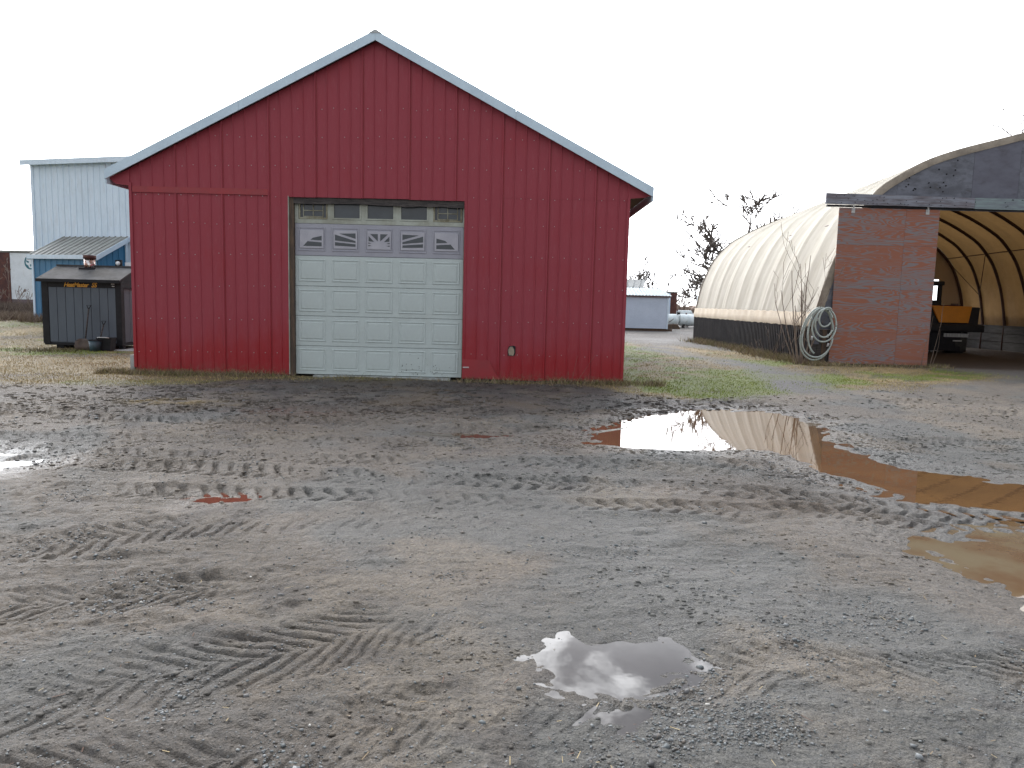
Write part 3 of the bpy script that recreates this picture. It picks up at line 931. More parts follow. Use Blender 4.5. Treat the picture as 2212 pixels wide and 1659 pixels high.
# ---------------------------------------------------------------- grass blades
def blades(n_try, y0, y1, name, hgt, where=None, colour=None, dens=None, xr=None, label='', wid=1.0, lean=0.5):
    if xr:
        y = y0 + (y1 - y0) * R.rand(n_try)
        x = xr[0] + (xr[1] - xr[0]) * R.rand(n_try)
    else:
        x, y = fan(n_try, y0, y1, 1.0, 0.9, 0.95)
    g, inhoop, apron, lane, road, dark, nn, n1, n2, n3 = masks(x, y)
    p = g * (1 - 0.92 * lane) * (1 - road) * (0.5 + 0.5 * ss(rn(x, y, 0.35, 111), -0.3, 0.5))
    if dens is not None:
        p = dens(x, y) * (1 - inhoop)
    k = (R.rand(x.size) < p) & ~((x > -7.55) & (x < 2.18) & (y > 14.86) & (y < 29.5)) & ~((x > 8.6) & (x < 20.6) & (y > 21.3) & (y < 35))
    x, y = x[k], y[k]
    n = x.size
    h = height(x, y, np.full(n, 0.02) + y * 0.004) - 0.006
    H = hgt * (0.4 + 0.9 * R.rand(n))
    a = R.rand(n) * 6.28
    w = (0.002 + 0.0003 * y) * wid
    dx, dy = np.cos(a) * w, np.sin(a) * w
    lx, ly = (R.rand(n) - .5) * H * lean * 2.4, (R.rand(n) - .5) * H * lean * 2.4
    V = np.stack([np.stack([x - dx, y - dy, h], 1), np.stack([x + dx, y + dy, h], 1), np.stack([x + lx, y + ly, h + H], 1)], 1)
    gc = ss(rn(x, y, 2.0, 97) + 0.5 * rn(x, y, 0.6, 82) + 0.25 * rn(x, y, 0.18, 83), -0.15, 0.4)
    gc = np.maximum(gc, ss(y, 38, 44) * 0.7)
    dead = np.array([(0.46, 0.36, 0.18), (0.36, 0.27, 0.14), (0.27, 0.2, 0.11)])[R.choice(3, n)]
    green = np.array([(0.20, 0.27, 0.035), (0.26, 0.30, 0.05), (0.16, 0.22, 0.03)])[R.choice(3, n)]
    gc = np.where((x > -7.8) & (x < 2.4) & (y < 15.2), gc * 0.25, gc)
    pick = np.clip(gc + (R.rand(n) - 0.5) * 0.5, 0, 1)[:, None]
    cols = (green * pick + dead * (1 - pick)) if colour is None else np.array(colour)[R.choice(len(colour), n)]
    cols = cols * (0.8 + 0.4 * R.rand(n, 1))
    o = scatter_mesh(name, V, [(0, 1, 2)], cols, 'grass', label=label, category='grass')
    return o


blades(290000, 12.0, 50, 'grass', 0.034, label='short patchy winter grass, green and straw coloured, round the buildings')
DRY = [(0.34, 0.27, 0.16), (0.23, 0.18, 0.12), (0.14, 0.11, 0.08), (0.18, 0.18, 0.07)]
blades(26000, 14.35, 15.05, 'dead_grass', 0.12, dens=lambda x, y: (0.18 + 0.8 * ss(rn(x, y, 0.7, 121), -0.2, 0.6)) * np.where((x > -4.3) & (x < -1.1), 0.06, 1) * (1 - ss(14.78 - y, 0.0, 0.45)),
       xr=(-8.2, 3.0), colour=DRY, label='tangled dead grass along the foot of the red barn', lean=1.0)
blades(16000, 20.6, 34, 'dead_weeds', 0.22, dens=lambda x, y: 0.9 * np.exp(-((x - 8.25) / 0.35) ** 2) * (0.4 + 0.6 * ss(rn(x, y, 0.9, 122), -0.3, 0.5)),
       xr=(7.3, 8.9), colour=DRY, label='brown weeds along the foot of the black corrugated wall', lean=1.0)
blades(7000, 20.3, 21.05, 'dead_weeds', 0.12, dens=lambda x, y: 0.5 + 0 * x, xr=(8.2, 12.1), colour=DRY,
       label='dry weeds under the weathered plywood door', lean=1.0)
blades(16000, 28.5, 33.5, 'dead_weeds', 0.30, dens=lambda x, y: 0.8 * ss(rn(x, y, 0.8, 123), -0.4, 0.4), xr=(-24.5, -18.8), colour=[(0.20, 0.15, 0.115), (0.14, 0.10, 0.08), (0.25, 0.2, 0.14)],
       label='tall brown weeds in front of the white trailer', lean=0.9)
blades(7000, 18.6, 20.6, 'dead_weeds', 0.09, dens=lambda x, y: 0.7 * np.exp(-((x + 12.2) / 0.8) ** 2 - ((y - 19.5) / 0.5) ** 2), xr=(-14, -9.5), colour=[(0.10, 0.09, 0.05), (0.14, 0.12, 0.07), (0.12, 0.13, 0.05)],
       label='olive weeds in front of the boiler wheels', lean=1.0)

# ---------------------------------------------------------------- red barn
BX0, BX1, BY, BB = -7.565, 2.205, 14.9, 28.9
RX, RZ = -2.75, 6.50            # ridge of the wall plane
SL = 0.516
barn = thing('red_barn', 'red metal sided barn with a low gable, pale blue trim and a white overhead door', 'barn', (-2.7, BY, 0))
BO = (-2.7, BY, 0)


def wall_top(xx):
    return RZ - 0.02 - abs(xx - RX) * SL


OPX0, OPX1, OPZ = -4.475, -1.015, 3.52
joints = [-7.565] + [-6.68 + 0.9135 * k for k in range(10)] + [2.205]


def rib_profile(xa, xb):
    """x, proud offsets of a sheet between xa and xb with ribs every 9 inches"""
    pts = [(xa, 0.0)]
    k0 = math.ceil((xa + 0.02 - joints[1]) / 0.2284)
    k = k0
    while joints[1] + k * 0.2284 < xb - 0.03:
        r = joints[1] + k * 0.2284
        if r > xa + 0.03:
            pts += [(r - 0.014, 0.0), (r - 0.006, 0.013), (r + 0.006, 0.013), (r + 0.014, 0.0)]
        k += 1
    pts.append((xb, 0.0))
    return pts


def sheet(xa, xb, zlo, zhi, yoff, name='wall_panel', m='red', overhang=False):
    """one steel sheet; zhi None follows the gable; lap rib at its right edge"""
    mb = MB(BO)
    pts = rib_profile(xa, xb)
    # major lap rib on the right edge
    pts = pts[:-1] + [(xb - 0.024, 0.0), (xb - 0.012, 0.021), (xb + 0.010, 0.022), (xb + 0.022, 0.003)]
    xs = sorted(set([p[0] for p in pts] + [e for e in (OPX0, OPX1, RX) if xa < e < xb]))
    px = [p[0] for p in pts]; pp = [p[1] for p in pts]
    for i in range(len(xs) - 1):
        a, b = xs[i], xs[i + 1]
        if b - a < 1e-5:
            continue
        pa, pb = np.interp(a, px, pp), np.interp(b, px, pp)
        mid = (a + b) / 2
        z0 = zlo
        if OPX0 < mid < OPX1:
            z0 = max(zlo, OPZ)
        ta = wall_top(a) if zhi is None else zhi
        tb = wall_top(b) if zhi is None else zhi
        if max(ta, tb) <= z0 + 0.01:
            continue
        ya, yb = BY - yoff - pa, BY - yoff - pb
        mb.add([(a, ya, z0), (b, yb, z0), (b, yb, tb), (a, ya, ta)], [(0, 1, 2, 3)])
        # thickness at the bottom and back
        mb.add([(a, ya, z0), (b, yb, z0), (b, BY + 0.004, z0), (a, BY + 0.004, z0)], [(3, 2, 1, 0)])
    if mb.f:
        o = mb.build(name, m, barn)
        return o


SEAM = 3.63
for i in range(len(joints) - 1):
    a, b = joints[i], joints[i + 1]
    yo = 0.006 + (0.002 if i % 2 else 0.0)
    has_seam = b < -4.8 or a > -0.35
    if has_seam:
        sheet(a, b, SEAM - 0.03, None, yo + 0.004)
        sheet(a, b, 0.015 + 0.02 * rnd.random(), SEAM, yo)
    elif a < OPX1 and b > OPX0 + 0.01 and not (a < OPX0 - 0.01 and False):
        if a < OPX0:
            sheet(a, b, 0.02, None, yo)
        elif b > OPX1:
            sheet(a, b, 0.02, None, yo)
        else:
            sheet(a, b, OPZ + 0.005 * (i % 3), None, yo)
    else:
        sheet(a, b, 0.02, None, yo)
# bare lap edges of the sheets, a cleaner red than the chalked faces
for x_ in joints[1:-1]:
    z0_ = OPZ + 0.02 if OPX0 < x_ < OPX1 else 0.03
    MB(BO).box(x_ + 0.024, x_ + 0.036, BY - 0.0165, BY - 0.004, z0_, wall_top(x_) - 0.06).build('lap_edge', 'lap_red', barn)
# corner posts and jamb flashings in the same red
MB(BO).box(BX0 - 0.02, BX0 + 0.035, BY - 0.034, BY + 0.03, 0.1, 3.72).build('corner_trim', 'red', barn)
MB(BO).box(BX1 - 0.035, BX1 + 0.02, BY - 0.034, BY + 0.03, 0.02, 3.66).build('corner_trim', 'red', barn)
MB(BO).box(OPX0 - 0.003, OPX0 + 0.010, BY - 0.016, BY + 0.08, 0.03, OPZ + 0.02).build('jamb_trim', 'dimmed_white', barn)
# brighter seam strip across the left sheets
M['red_bright'] = mat('red_flashing', (0.30, 0.022, 0.03), (0.26, 0.026, 0.034), 3, rough=0.45)
MB(BO).box(BX0 + 0.05, -4.86, BY - 0.034, BY - 0.028, 3.54, 3.655).build('seam_flashing', 'red_bright', barn)
# body: side, back walls and floor of the barn
mb = MB(BO)
mb.box(BX0, BX0 + 0.08, BY + 0.03, BB, 0, 3.95).build('side_wall', 'red', barn)
MB(BO).box(BX1 - 0.08, BX1, BY + 0.03, BB, 0, 3.93).build('side_wall', 'red', barn)
mb = MB(BO)
mb.prism_y([(BX0, 0), (BX1, 0), (BX1, wall_top(BX1)), (RX, RZ), (BX0, wall_top(BX0))], BB, BB + 0.08)
mb.build('back_wall', 'red', barn)
# lining wall behind the front sheets
mb = MB(BO)
for xa, xb in ((BX0 + 0.02, OPX0), (OPX1, BX1 - 0.02)):
    mb.prism_y([(xa, 0), (xb, 0), (xb, wall_top(xb) - 0.05), (xa, wall_top(xa) - 0.05)], BY + 0.005, BY + 0.07)
mb.prism_y([(OPX0, OPZ + 0.03), (OPX1, OPZ + 0.03), (OPX1, wall_top(OPX1) - 0.05), (RX, RZ - 0.08), (OPX0, wall_top(OPX0) - 0.05)], BY + 0.005, BY + 0.07)
mb.build('wall_framing', 'wood_dark', barn)
# roof slopes with ribs, overhanging the eaves
EX0, EX1 = -7.98, 2.655
for sgn, ex in ((-1, EX0), (1, EX1)):
    run = abs(ex - RX)
    mb = MB(BO)
    zr, ze = RZ + 0.10, RZ + 0.10 - run * SL
    fy = BY - 0.14
    a = [(RX, fy, zr), (ex, fy, ze), (ex, fy, ze - 0.05), (RX, fy, zr - 0.05)]
    b = [(p[0], BB + 0.2, p[2]) for p in a]
    mb.hexa(a, b)
    for k in range(47):
        yy = BY - 0.05 + 0.3 * k
        mb.hexa([(RX, yy, zr + 0.018), (ex, yy, ze + 0.018), (ex, yy, ze - 0.002), (RX, yy, zr - 0.002)],
                [(RX, yy + 0.03, zr + 0.018), (ex, yy + 0.03, ze + 0.018), (ex, yy + 0.03, ze - 0.002), (RX, yy + 0.03, zr - 0.002)])
    rf = mb.build('roof', 'galv', barn)
    # rake trim board
    mb = MB(BO)
    zt, drop = 0.135, 0.185
    for q0, q1 in ((0.0, 0.5), (0.5, 1.0)):
        xa_, xb_ = RX + (ex - RX) * q0 + sgn * 0.0015, RX + (ex - RX) * q1 - sgn * 0.0015
        za_, zb_ = RZ + zt - abs(xa_ - RX) * SL, RZ + zt - abs(xb_ - RX) * SL
        m2 = MB(BO)
        pts4 = [(xa_, za_), (xb_, zb_), (xb_, zb_ - drop), (xa_, za_ - drop)]
        if sgn < 0:
            pts4 = pts4[::-1]
        m2.prism_y(pts4[::-1], BY - 0.17 - (0.002 if q0 else 0), BY - 0.142)
        m2.build('rake_trim', 'trim', barn)
    # soffit return at the eave: red gable extension and boxed dark soffit
    ze2 = RZ - 0.06 - run * SL
    wx_ = BX0 if sgn < 0 else BX1
    zb = 3.66 if sgn < 0 else 3.64
    tri = [(wx_, zb), (ex - sgn * 0.14, zb + 0.03), (ex, ze2 + 0.06), (wx_, ze2 + abs(ex - wx_) * SL + 0.02)]
    if sgn < 0:
        tri = tri[::-1]
    m3 = MB(BO)
    m3.prism_y(tri, BY - 0.03, BY - 0.004)
    m3.build('gable_return', 'red', barn)
    m4 = MB(BO)
    x_in, x_out = wx_, ex - sgn * 0.10
    lo, hi = min(x_in, x_out), max(x_in, x_out)
    m4.hexa([(lo, BY, zb + 0.06), (hi, BY, zb + 0.06), (hi, BY, zb + 0.1), (lo, BY, zb + 0.1)][::-1],
            [(lo, BB, zb + 0.06), (hi, BB, zb + 0.06), (hi, BB, zb + 0.1), (lo, BB, zb + 0.1)][::-1])
    m4.build('soffit', 'wood_brown', barn)
    m5 = MB(BO)
    lo, hi = sorted((ex - sgn * 0.03, ex))
    m5.box(lo, hi, BY - 0.138, BB, ze2 - 0.06, ze2 + 0.10)
    m5.build('eave_fascia', 'trim', barn)
m = MB(BO)
m.prism_y([(RX - 0.13, RZ + 0.075), (RX + 0.13, RZ + 0.075), (RX, RZ + 0.150)], BY - 0.18, BB + 0.2)
m.build('ridge_cap', 'galv', barn)
# wooden post end at the left foot
MB(BO).box(BX0 - 0.10, BX0 - 0.022, BY - 0.02, BY + 0.12, -0.05, 0.34).build('post', 'concrete', barn)
# screw rows
mb = MB(BO)
for r, z in enumerate((0.52, 1.18, 1.82, 2.45, 3.05, 3.58, 4.15, 4.72, 5.25)):
    k = 0
    xx = BX0 + 0.1
    while xx < BX1 - 0.05:
        zz_ = z + 0.012 * xx + rnd.uniform(-0.02, 0.02)
        if not (OPX0 - 0.03 < xx < OPX1 + 0.03 and zz_ < OPZ + 0.05) and zz_ < wall_top(xx) - 0.1 and rnd.random() < 0.82:
            xj = xx + rnd.uniform(-0.02, 0.02)
            rr = 0.0075
            ring = [(xj + rr * cos(t * pi / 3), BY - 0.022, zz_ + rr * sin(t * pi / 3)) for t in range(6)]
            back = [(p[0], BY - 0.002, p[2]) for p in ring]
            mb.add(ring + back, [(5, 4, 3, 2, 1, 0)] + [(i, (i + 1) % 6, (i + 1) % 6 + 6, i + 6) for i in range(6)])
        xx += 0.2284
mb.build('screws', 'screw', barn, kind='stuff')
# hole torn in the right wall with grey insulation behind, a patch and scraps by the door
mb = MB(BO)
hole = [(-0.10, 0.51), (0.03, 0.51), (0.055, 0.56), (0.05, 0.70), (0.0, 0.715), (-0.08, 0.70), (-0.105, 0.62)]
mb.prism_y(hole, BY - 0.0275, BY - 0.012)
mb.build('torn_hole', 'black_metal', barn)
mb = MB(BO)
mb.prism_y([(-0.075, 0.52), (0.01, 0.515), (0.03, 0.57), (0.025, 0.64), (-0.01, 0.695), (-0.06, 0.69), (-0.095, 0.62)], BY - 0.034, BY - 0.026)
mb.build('insulation', 'tan_foam', barn)
mb = MB(BO)
mb.prism_y([(-1.005, 0.05), (-0.20, 0.03), (-0.33, 0.13), (-0.46, 0.38), (-0.50, 0.41), (-1.005, 0.42)], BY - 0.037, BY - 0.031)
mb.build('kick_patch', 'red_bright', barn, label='bent red patch sheet low beside the door')
mb = MB(BO)
mb.box(-0.995, -0.87, BY - 0.048, BY - 0.038, 0.245, 0.27)
mb.build('latch_strip', 'screw', barn)

# garage door
DY = BY + 0.10
gd = link('garage_door', None, barn)
gd.location = (0, 0, 0)
DX0, DX1 = -4.375, -1.03
zs = [0.03, 0.605, 1.205, 1.80, 2.40, 3.03, 3.50]
for i in range(6):
    z0, z1 = zs[i] + 0.003, zs[i + 1] - 0.003
    mname = 'door_white' if i < 4 else ('door_lav' if i == 4 else 'door_white')
    mb = MB(BO)
    if i < 5:
        mb.box(DX0, DX1, DY, DY + 0.045, z0, z1)
        o = mb.build('door_section', mname, gd, bevel=0.006)
        if i == 4:
            o['label'] = 'lavender grey section with sunburst windows'
    else:
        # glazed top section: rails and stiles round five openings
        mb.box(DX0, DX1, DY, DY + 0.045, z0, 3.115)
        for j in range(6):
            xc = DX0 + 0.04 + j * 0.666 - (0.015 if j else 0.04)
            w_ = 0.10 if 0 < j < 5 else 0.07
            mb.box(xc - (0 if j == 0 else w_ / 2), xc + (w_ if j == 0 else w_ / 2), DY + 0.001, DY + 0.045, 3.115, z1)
        mb.build('door_section', 'dimmed_white', gd, label='top section with five dark windows')


def raised_panel_mesh(w, hgt, m, name='raised_panel'):
    rings = [(0.0, 0.0), (0.008, -0.010), (0.018, -0.011), (0.034, -0.001), (0.050, -0.001), (0.062, -0.010)]
    vs, fs = [], []
    for ins, yy in rings:
        x_, z_ = w / 2 - ins, hgt / 2 - ins
        vs += [(-x_, yy, -z_), (x_, yy, -z_), (x_, yy, z_), (-x_, yy, z_)]
    for i in range(len(rings) - 1):
        for k in range(4):
            fs.append((i * 4 + k, i * 4 + (k + 1) % 4, i * 4 + 4 + (k + 1) % 4, i * 4 + 4 + k))
    n_ = (len(rings) - 1) * 4
    fs.append((n_, n_ + 1, n_ + 2, n_ + 3))
    me = bpy.data.meshes.new(name)
    me.from_pydata(vs, [], fs)
    me.materials.append(M[m])
    return me


pm = raised_panel_mesh(0.545, 0.44, 'door_white')
pl = raised_panel_mesh(0.545, 0.47, 'door_lav')
xcs = [-4.04 + 0.6675 * j for j in range(5)]
for i in range(5):
    zc = (zs[i] + zs[i + 1]) / 2 + 0.01
    for xc in xcs:
        link('raised_panel', pm if i < 4 else pl, gd, (xc - BO[0], DY - BO[1] - 0.0005, zc))


def poly_part(polys, name, m, y0, y1):
    mb = MB(BO)
    for p in polys:
        # orient ccw in xz
        A_ = sum(p[i][0] * p[(i + 1) % len(p)][1] - p[(i + 1) % len(p)][0] * p[i][1] for i in range(len(p)))
        mb.prism_y(p if A_ > 0 else p[::-1], y0, y1)
    return mb.build(name, m, gd)


def rect(x0, x1, z0, z1):
    return [(x0, z0), (x1, z0), (x1, z1), (x0, z1)]


def wshape(j, pts, mirror=False):
    """pane shapes read off the centre one's picture grid: u, v in -1..1"""
    xc, zc = xcs[j], 2.725
    r = []
    for u, v in pts:
        u = -u if mirror else u
        r.append((xc + u * 0.235, zc + v * 0.165))
    return r


wins = {
    0: [[(-0.10, -0.08), (0.10, 0.16), (0.84, 0.40), (0.84, -0.16)], [(-0.72, -0.84), (-0.35, -0.26), (0.84, -0.38), (0.84, -0.84)]],
    1: [[(-0.52, 0.72), (0.86, 0.78), (0.86, 0.14)], [(-0.88, 0.60), (0.86, -0.12), (0.86, -0.34), (-0.88, -0.10)], [(-0.88, -0.30), (0.86, -0.50), (0.86, -0.80), (-0.88, -0.72)]],
    2: [[(-0.75, 0.76), (-0.10, 0.76), (-0.10, -0.10)], [(0.75, 0.76), (0.10, 0.76), (0.10, -0.10)],
        [(-0.88, 0.52), (-0.88, -0.10), (-0.42, -0.16)], [(0.88, 0.52), (0.88, -0.10), (0.42, -0.16)],
        [(-0.90, -0.24), (-0.90, -0.40), (-0.62, -0.36)], [(0.90, -0.24), (0.90, -0.40), (0.62, -0.36)],
        [(-0.90, -0.55), (-0.90, -0.72), (-0.62, -0.62)], [(0.90, -0.55), (0.90, -0.72), (0.62, -0.62)]],
}
for j in range(5):
    poly_part([rect(xcs[j] - 0.235, xcs[j] + 0.235, 2.725 - 0.175, 2.725 + 0.175)], 'window_insert', 'insert', DY - 0.019, DY - 0.009)
    src = wins[j] if j < 3 else wins[4 - j]
    poly_part([wshape(j, p, j >= 3) for p in src], 'window_pane', 'glass', DY - 0.0215, DY - 0.0188)
# top windows
for j in range(5):
    xc = DX0 + 0.03 + 0.333 + j * 0.665
    o = poly_part([rect(xc - 0.29, xc + 0.29, 3.118, 3.50)], 'window_pane', 'glass', DY + 0.018, DY + 0.026)
    fr = MB(BO)
    fr.box(xc - 0.285, xc - 0.255, DY - 0.008, DY + 0.017, 3.12, 3.49).box(xc + 0.255, xc + 0.285, DY - 0.008, DY + 0.017, 3.12, 3.49)
    fr.box(xc - 0.255, xc + 0.255, DY - 0.008, DY + 0.017, 3.12, 3.148)
    fr.build('window_frame', 'old_frame' if j in (0, 4) else 'dimmed_white', gd)
    if j in (0, 4):
        mu = MB(BO)
        mu.box(xc - 0.20, xc + 0.20, DY + 0.004, DY + 0.016, 3.155, 3.172).box(xc - 0.20, xc + 0.20, DY + 0.004, DY + 0.016, 3.275, 3.29)
        for q in (-0.20, -0.007, 0.186):
            mu.box(xc + q, xc + q + 0.014, DY + 0.002, DY + 0.0155, 3.172, 3.46)
        mu.build('muntin', 'old_frame', gd)
# jambs, header flap, threshold, dark behind
MB(BO).box(OPX0 + 0.012, DX0 - 0.004, BY + 0.02, BY + 0.22, 0.0, OPZ).build('jamb', 'wood_brown', barn, bevel=0.004)
MB(BO).box(DX1 + 0.004, OPX1 + 0.02, BY + 0.06, BY + 0.22, 0.0, OPZ).build('jamb', 'old_frame', barn)
mb = MB(BO)
prev = None
for k in range(24):
    xa, xb = OPX0 + 0.01 + (OPX1 - OPX0 - 0.02) * k / 24, OPX0 + 0.01 + (OPX1 - OPX0 - 0.02) * (k + 1) / 24
    d0, d1 = [0.115 + 0.010 * sin(q * 0.55) + (0.02 if q > 15 else 0) * (1 if q % 3 else 0.4) for q in (k, k + 1)]
    y0_, y1_ = [BY + 0.03 - 0.018 * abs(sin(q * 0.9)) for q in (k, k + 1)]
    mb.hexa([(xa, y0_, OPZ - d0), (xb, y1_, OPZ - d1), (xb, BY + 0.03, OPZ + 0.02), (xa, BY + 0.03, OPZ + 0.02)],
            [(xa, y0_ + 0.02, OPZ - d0), (xb, y1_ + 0.02, OPZ - d1), (xb, BY + 0.05, OPZ + 0.02), (xa, BY + 0.05, OPZ + 0.02)])
mb.build('header_flap', 'wood_dark', barn)
MB(BO).box(-4.0, -1.25, BY - 0.03, BY + 0.2, -0.03, 0.022).build('threshold', 'sill', barn)
MB(BO).box(DX0, DX1, BY + 0.3, BY + 0.34, 0, OPZ + 0.1).build('dark_backing', 'black_metal', barn)  # black sheet added to stand for the shade behind the door gaps
# mud splashes low on the door
mb = MB(BO)
for k in range(46):
    sx = rnd.choice([rnd.gauss(-1.95, 0.25), rnd.gauss(-1.55, 0.2)])
    sz_ = 0.08 + abs(rnd.gauss(0, 0.13))
    rr = rnd.uniform(0.003, 0.011)
    if sx > DX1 - 0.03 or sz_ > 0.57:
        continue
    ring = [(sx + rr * cos(t * pi / 3) * rnd.uniform(.6, 1.2), DY - 0.0135, sz_ + rr * sin(t * pi / 3) * rnd.uniform(.7, 1.3)) for t in range(6)]
    mb.add(ring + [(p[0], DY - 0.001, p[2]) for p in ring], [(5, 4, 3, 2, 1, 0)] + [(i, (i + 1) % 6, (i + 1) % 6 + 6, i + 6) for i in range(6)])
mb.build('mud_splash', 'wood_dark', gd, kind='stuff')

# ---------------------------------------------------------------- outdoor wood boiler left of the barn
FO = (-11.8, 21.5, 0)
FX0, FX1, FY0, FY1 = -12.94, -10.76, 20.5, 22.3
bo = thing('wood_boiler', 'dark grey outdoor wood boiler with black corner posts and orange lettering beside the red barn', 'boiler', FO)
mb = MB(FO)
mb.box(FX0 + 0.1, FX1 - 0.1, FY0 + 0.04, FY1 - 0.02, 0.17, 1.80)
mb.build('body', 'boiler_grey', bo)
for k in range(8):
    xa = FX0 + 0.19 + k * 0.2325
    MB(FO).box(xa, xa + 0.222, FY0 + 0.012, FY0 + 0.038, 0.19, 1.68).build('plank', 'boiler_grey', bo, bevel=0.005)
for k in range(4):
    ya = FY0 + 0.20 + k * 0.40
    MB(FO).box(FX1 - 0.098, FX1 - 0.07, ya, ya + 0.385, 0.19, 1.68).build('side_plank', 'boiler_grey', bo, bevel=0.005)
for (xa, xb, ya, yb) in ((FX0, FX0 + 0.185, FY0, FY0 + 0.18), (FX1 - 0.16, FX1, FY0, FY0 + 0.18), (FX0, FX0 + 0.16, FY1 - 0.16, FY1), (FX1 - 0.16, FX1, FY1 - 0.16, FY1)):
    MB(FO).box(xa, xb, ya, yb, 0.14, 1.86).build('corner_post', 'black_metal', bo, bevel=0.006)
MB(FO).box(FX0 + 0.187, FX1 - 0.162, FY0 + 0.005, FY0 + 0.06, 1.69, 1.86).build('name_board', 'black_metal', bo)
MB(FO).box(FX1 - 0.06, FX1 - 0.004, FY0 + 0.182, FY1 - 0.162, 1.69, 1.86).build('side_rail', 'black_metal', bo)
MB(FO).box(FX0 + 0.02, FX1 - 0.02, FY0 + 0.02, FY1 - 0.02, 0.10, 0.168).build('skid', 'black_metal', bo)
RYm = 21.4
for (ya, yb, za, zb, nm) in ((FY0 - 0.14, RYm, 1.90, 2.31, 'roof'), (RYm + 0.002, FY1 + 0.14, 2.31, 1.90, 'roof')):
    m_ = MB(FO)
    a = [(FX0 - 0.05, ya, za), (FX1 + 0.05, ya, za), (FX1 + 0.05, ya, za - 0.035), (FX0 - 0.05, ya, za - 0.035)]
    b = [(FX0 - 0.05, yb, zb), (FX1 + 0.05, yb, zb), (FX1 + 0.05, yb, zb - 0.035), (FX0 - 0.05, yb, zb - 0.035)]
    m_.hexa(a[::-1], b[::-1])
    m_.build(nm, 'boiler_roof', bo)
MB(FO).box(FX0 - 0.05, FX1 + 0.05, FY0 - 0.16, FY0 - 0.142, 1.82, 1.905).build('eave_trim', 'black_metal', bo)
m_ = MB(FO)
m_.box(FX0 - 0.055, FX1 + 0.055, RYm - 0.09, RYm + 0.09, 2.285, 2.325)
m_.build('ridge_cap', 'boiler_roof', bo)
for xx in (FX0 + 0.01, FX1 - 0.03):
    m_ = MB(FO)
    m_.add([(xx, FY0, 1.862), (xx, FY1, 1.862), (xx, RYm, 2.27), (xx + 0.02, FY0, 1.862), (xx + 0.02, FY1, 1.862), (xx + 0.02, RYm, 2.27)],
           [(0, 2, 1), (3, 4, 5), (0, 1, 4, 3), (1, 2, 5, 4), (2, 0, 3, 5)])
    m_.build('gable', 'black_metal', bo)
m_ = MB(FO)
m_.tube([(-12.03, 21.3, 2.16), (-12.03, 21.3, 2.50)], 0.145, 16)
ch = m_.build('chimney', 'chrome', bo)
MB(FO).tube([(-12.03, 21.3, 2.502), (-12.03, 21.3, 2.60)], 0.165, 16).build('flue_cap', 'rust', ch)
MB(FO).box(-12.24, -11.82, 21.1, 21.48, 2.17, 2.245).build('flue_base', 'black_metal', ch)
m_ = MB(FO)
m_.box(-11.42, -11.24, 21.5, 21.56, 2.24, 2.50)
lp = m_.build('work_light', 'black_metal', bo)
MB(FO).tube([(-11.33, 21.498, 2.40), (-11.33, 21.47, 2.40)], 0.06, 12).build('lens', 'white_paint', lp)
MB(FO).box(-11.2, -10.83, 21.62, 21.64, 2.2, 2.44).build('vent_plate', 'white_paint', bo)
for xx in (FX0 + 0.42, FX0 + 1.02):
    MB(FO).tube([(xx, 20.75, 0.0), (xx, 20.95, 0.0)], 0.165, 16).build('wheel', 'rubber', bo, bevel=0.01).location = (0, 0, 0.10)
MB(FO).box(FX0 + 0.30, FX0 + 0.50, 20.6, 20.72, -0.06, 0.10).build('leg', 'black_metal', bo)
MB(FO).box(FX1 - 0.14, FX1 - 0.03, 20.6, 20.74, -0.06, 0.10).build('leg', 'black_metal', bo)
for k, (za, zb) in enumerate(((1.78, 1.81), (1.725, 1.75))):
    MB(FO).box(FX1 - 0.26 + k * 0.02, FX1 - 0.17, FY0 - 0.004, FY0 + 0.004, za, zb).build('sticker', 'light_grey', bo)


def text_part(txt, size, m, parent, loc, shear=0.3, depth=0.003, sx=1.0, space=1.0, name='lettering', bold=0.004):
    cu = bpy.data.curves.new(name, 'FONT')
    cu.body = txt
    cu.size = size
    cu.shear = shear
    cu.extrude = depth
    cu.offset = bold
    cu.space_character = space
    cu.align_x = 'CENTER'
    cu.align_y = 'CENTER'
    tmp = bpy.data.objects.new('tmp', cu)
    C.objects.link(tmp)
    dg = bpy.context.evaluated_depsgraph_get()
    me = bpy.data.meshes.new_from_object(tmp.evaluated_get(dg))
    bpy.data.objects.remove(tmp)
    me.materials.clear()
    me.materials.append(M[m])
    o = link(name, me, parent, loc, (radians(90), 0, 0))
    o.scale = (sx, 1, 1)
    return o


text_part('HeatMaster', 0.165, 'orange_text', bo, (-11.98 - FO[0], FY0 - 0.001 - FO[1], 1.752), sx=0.92, space=0.92)
text_part('SS', 0.17, 'orange_text', bo, (-11.49 - FO[0], FY0 - 0.001 - FO[1], 1.752), sx=0.95, space=0.9)

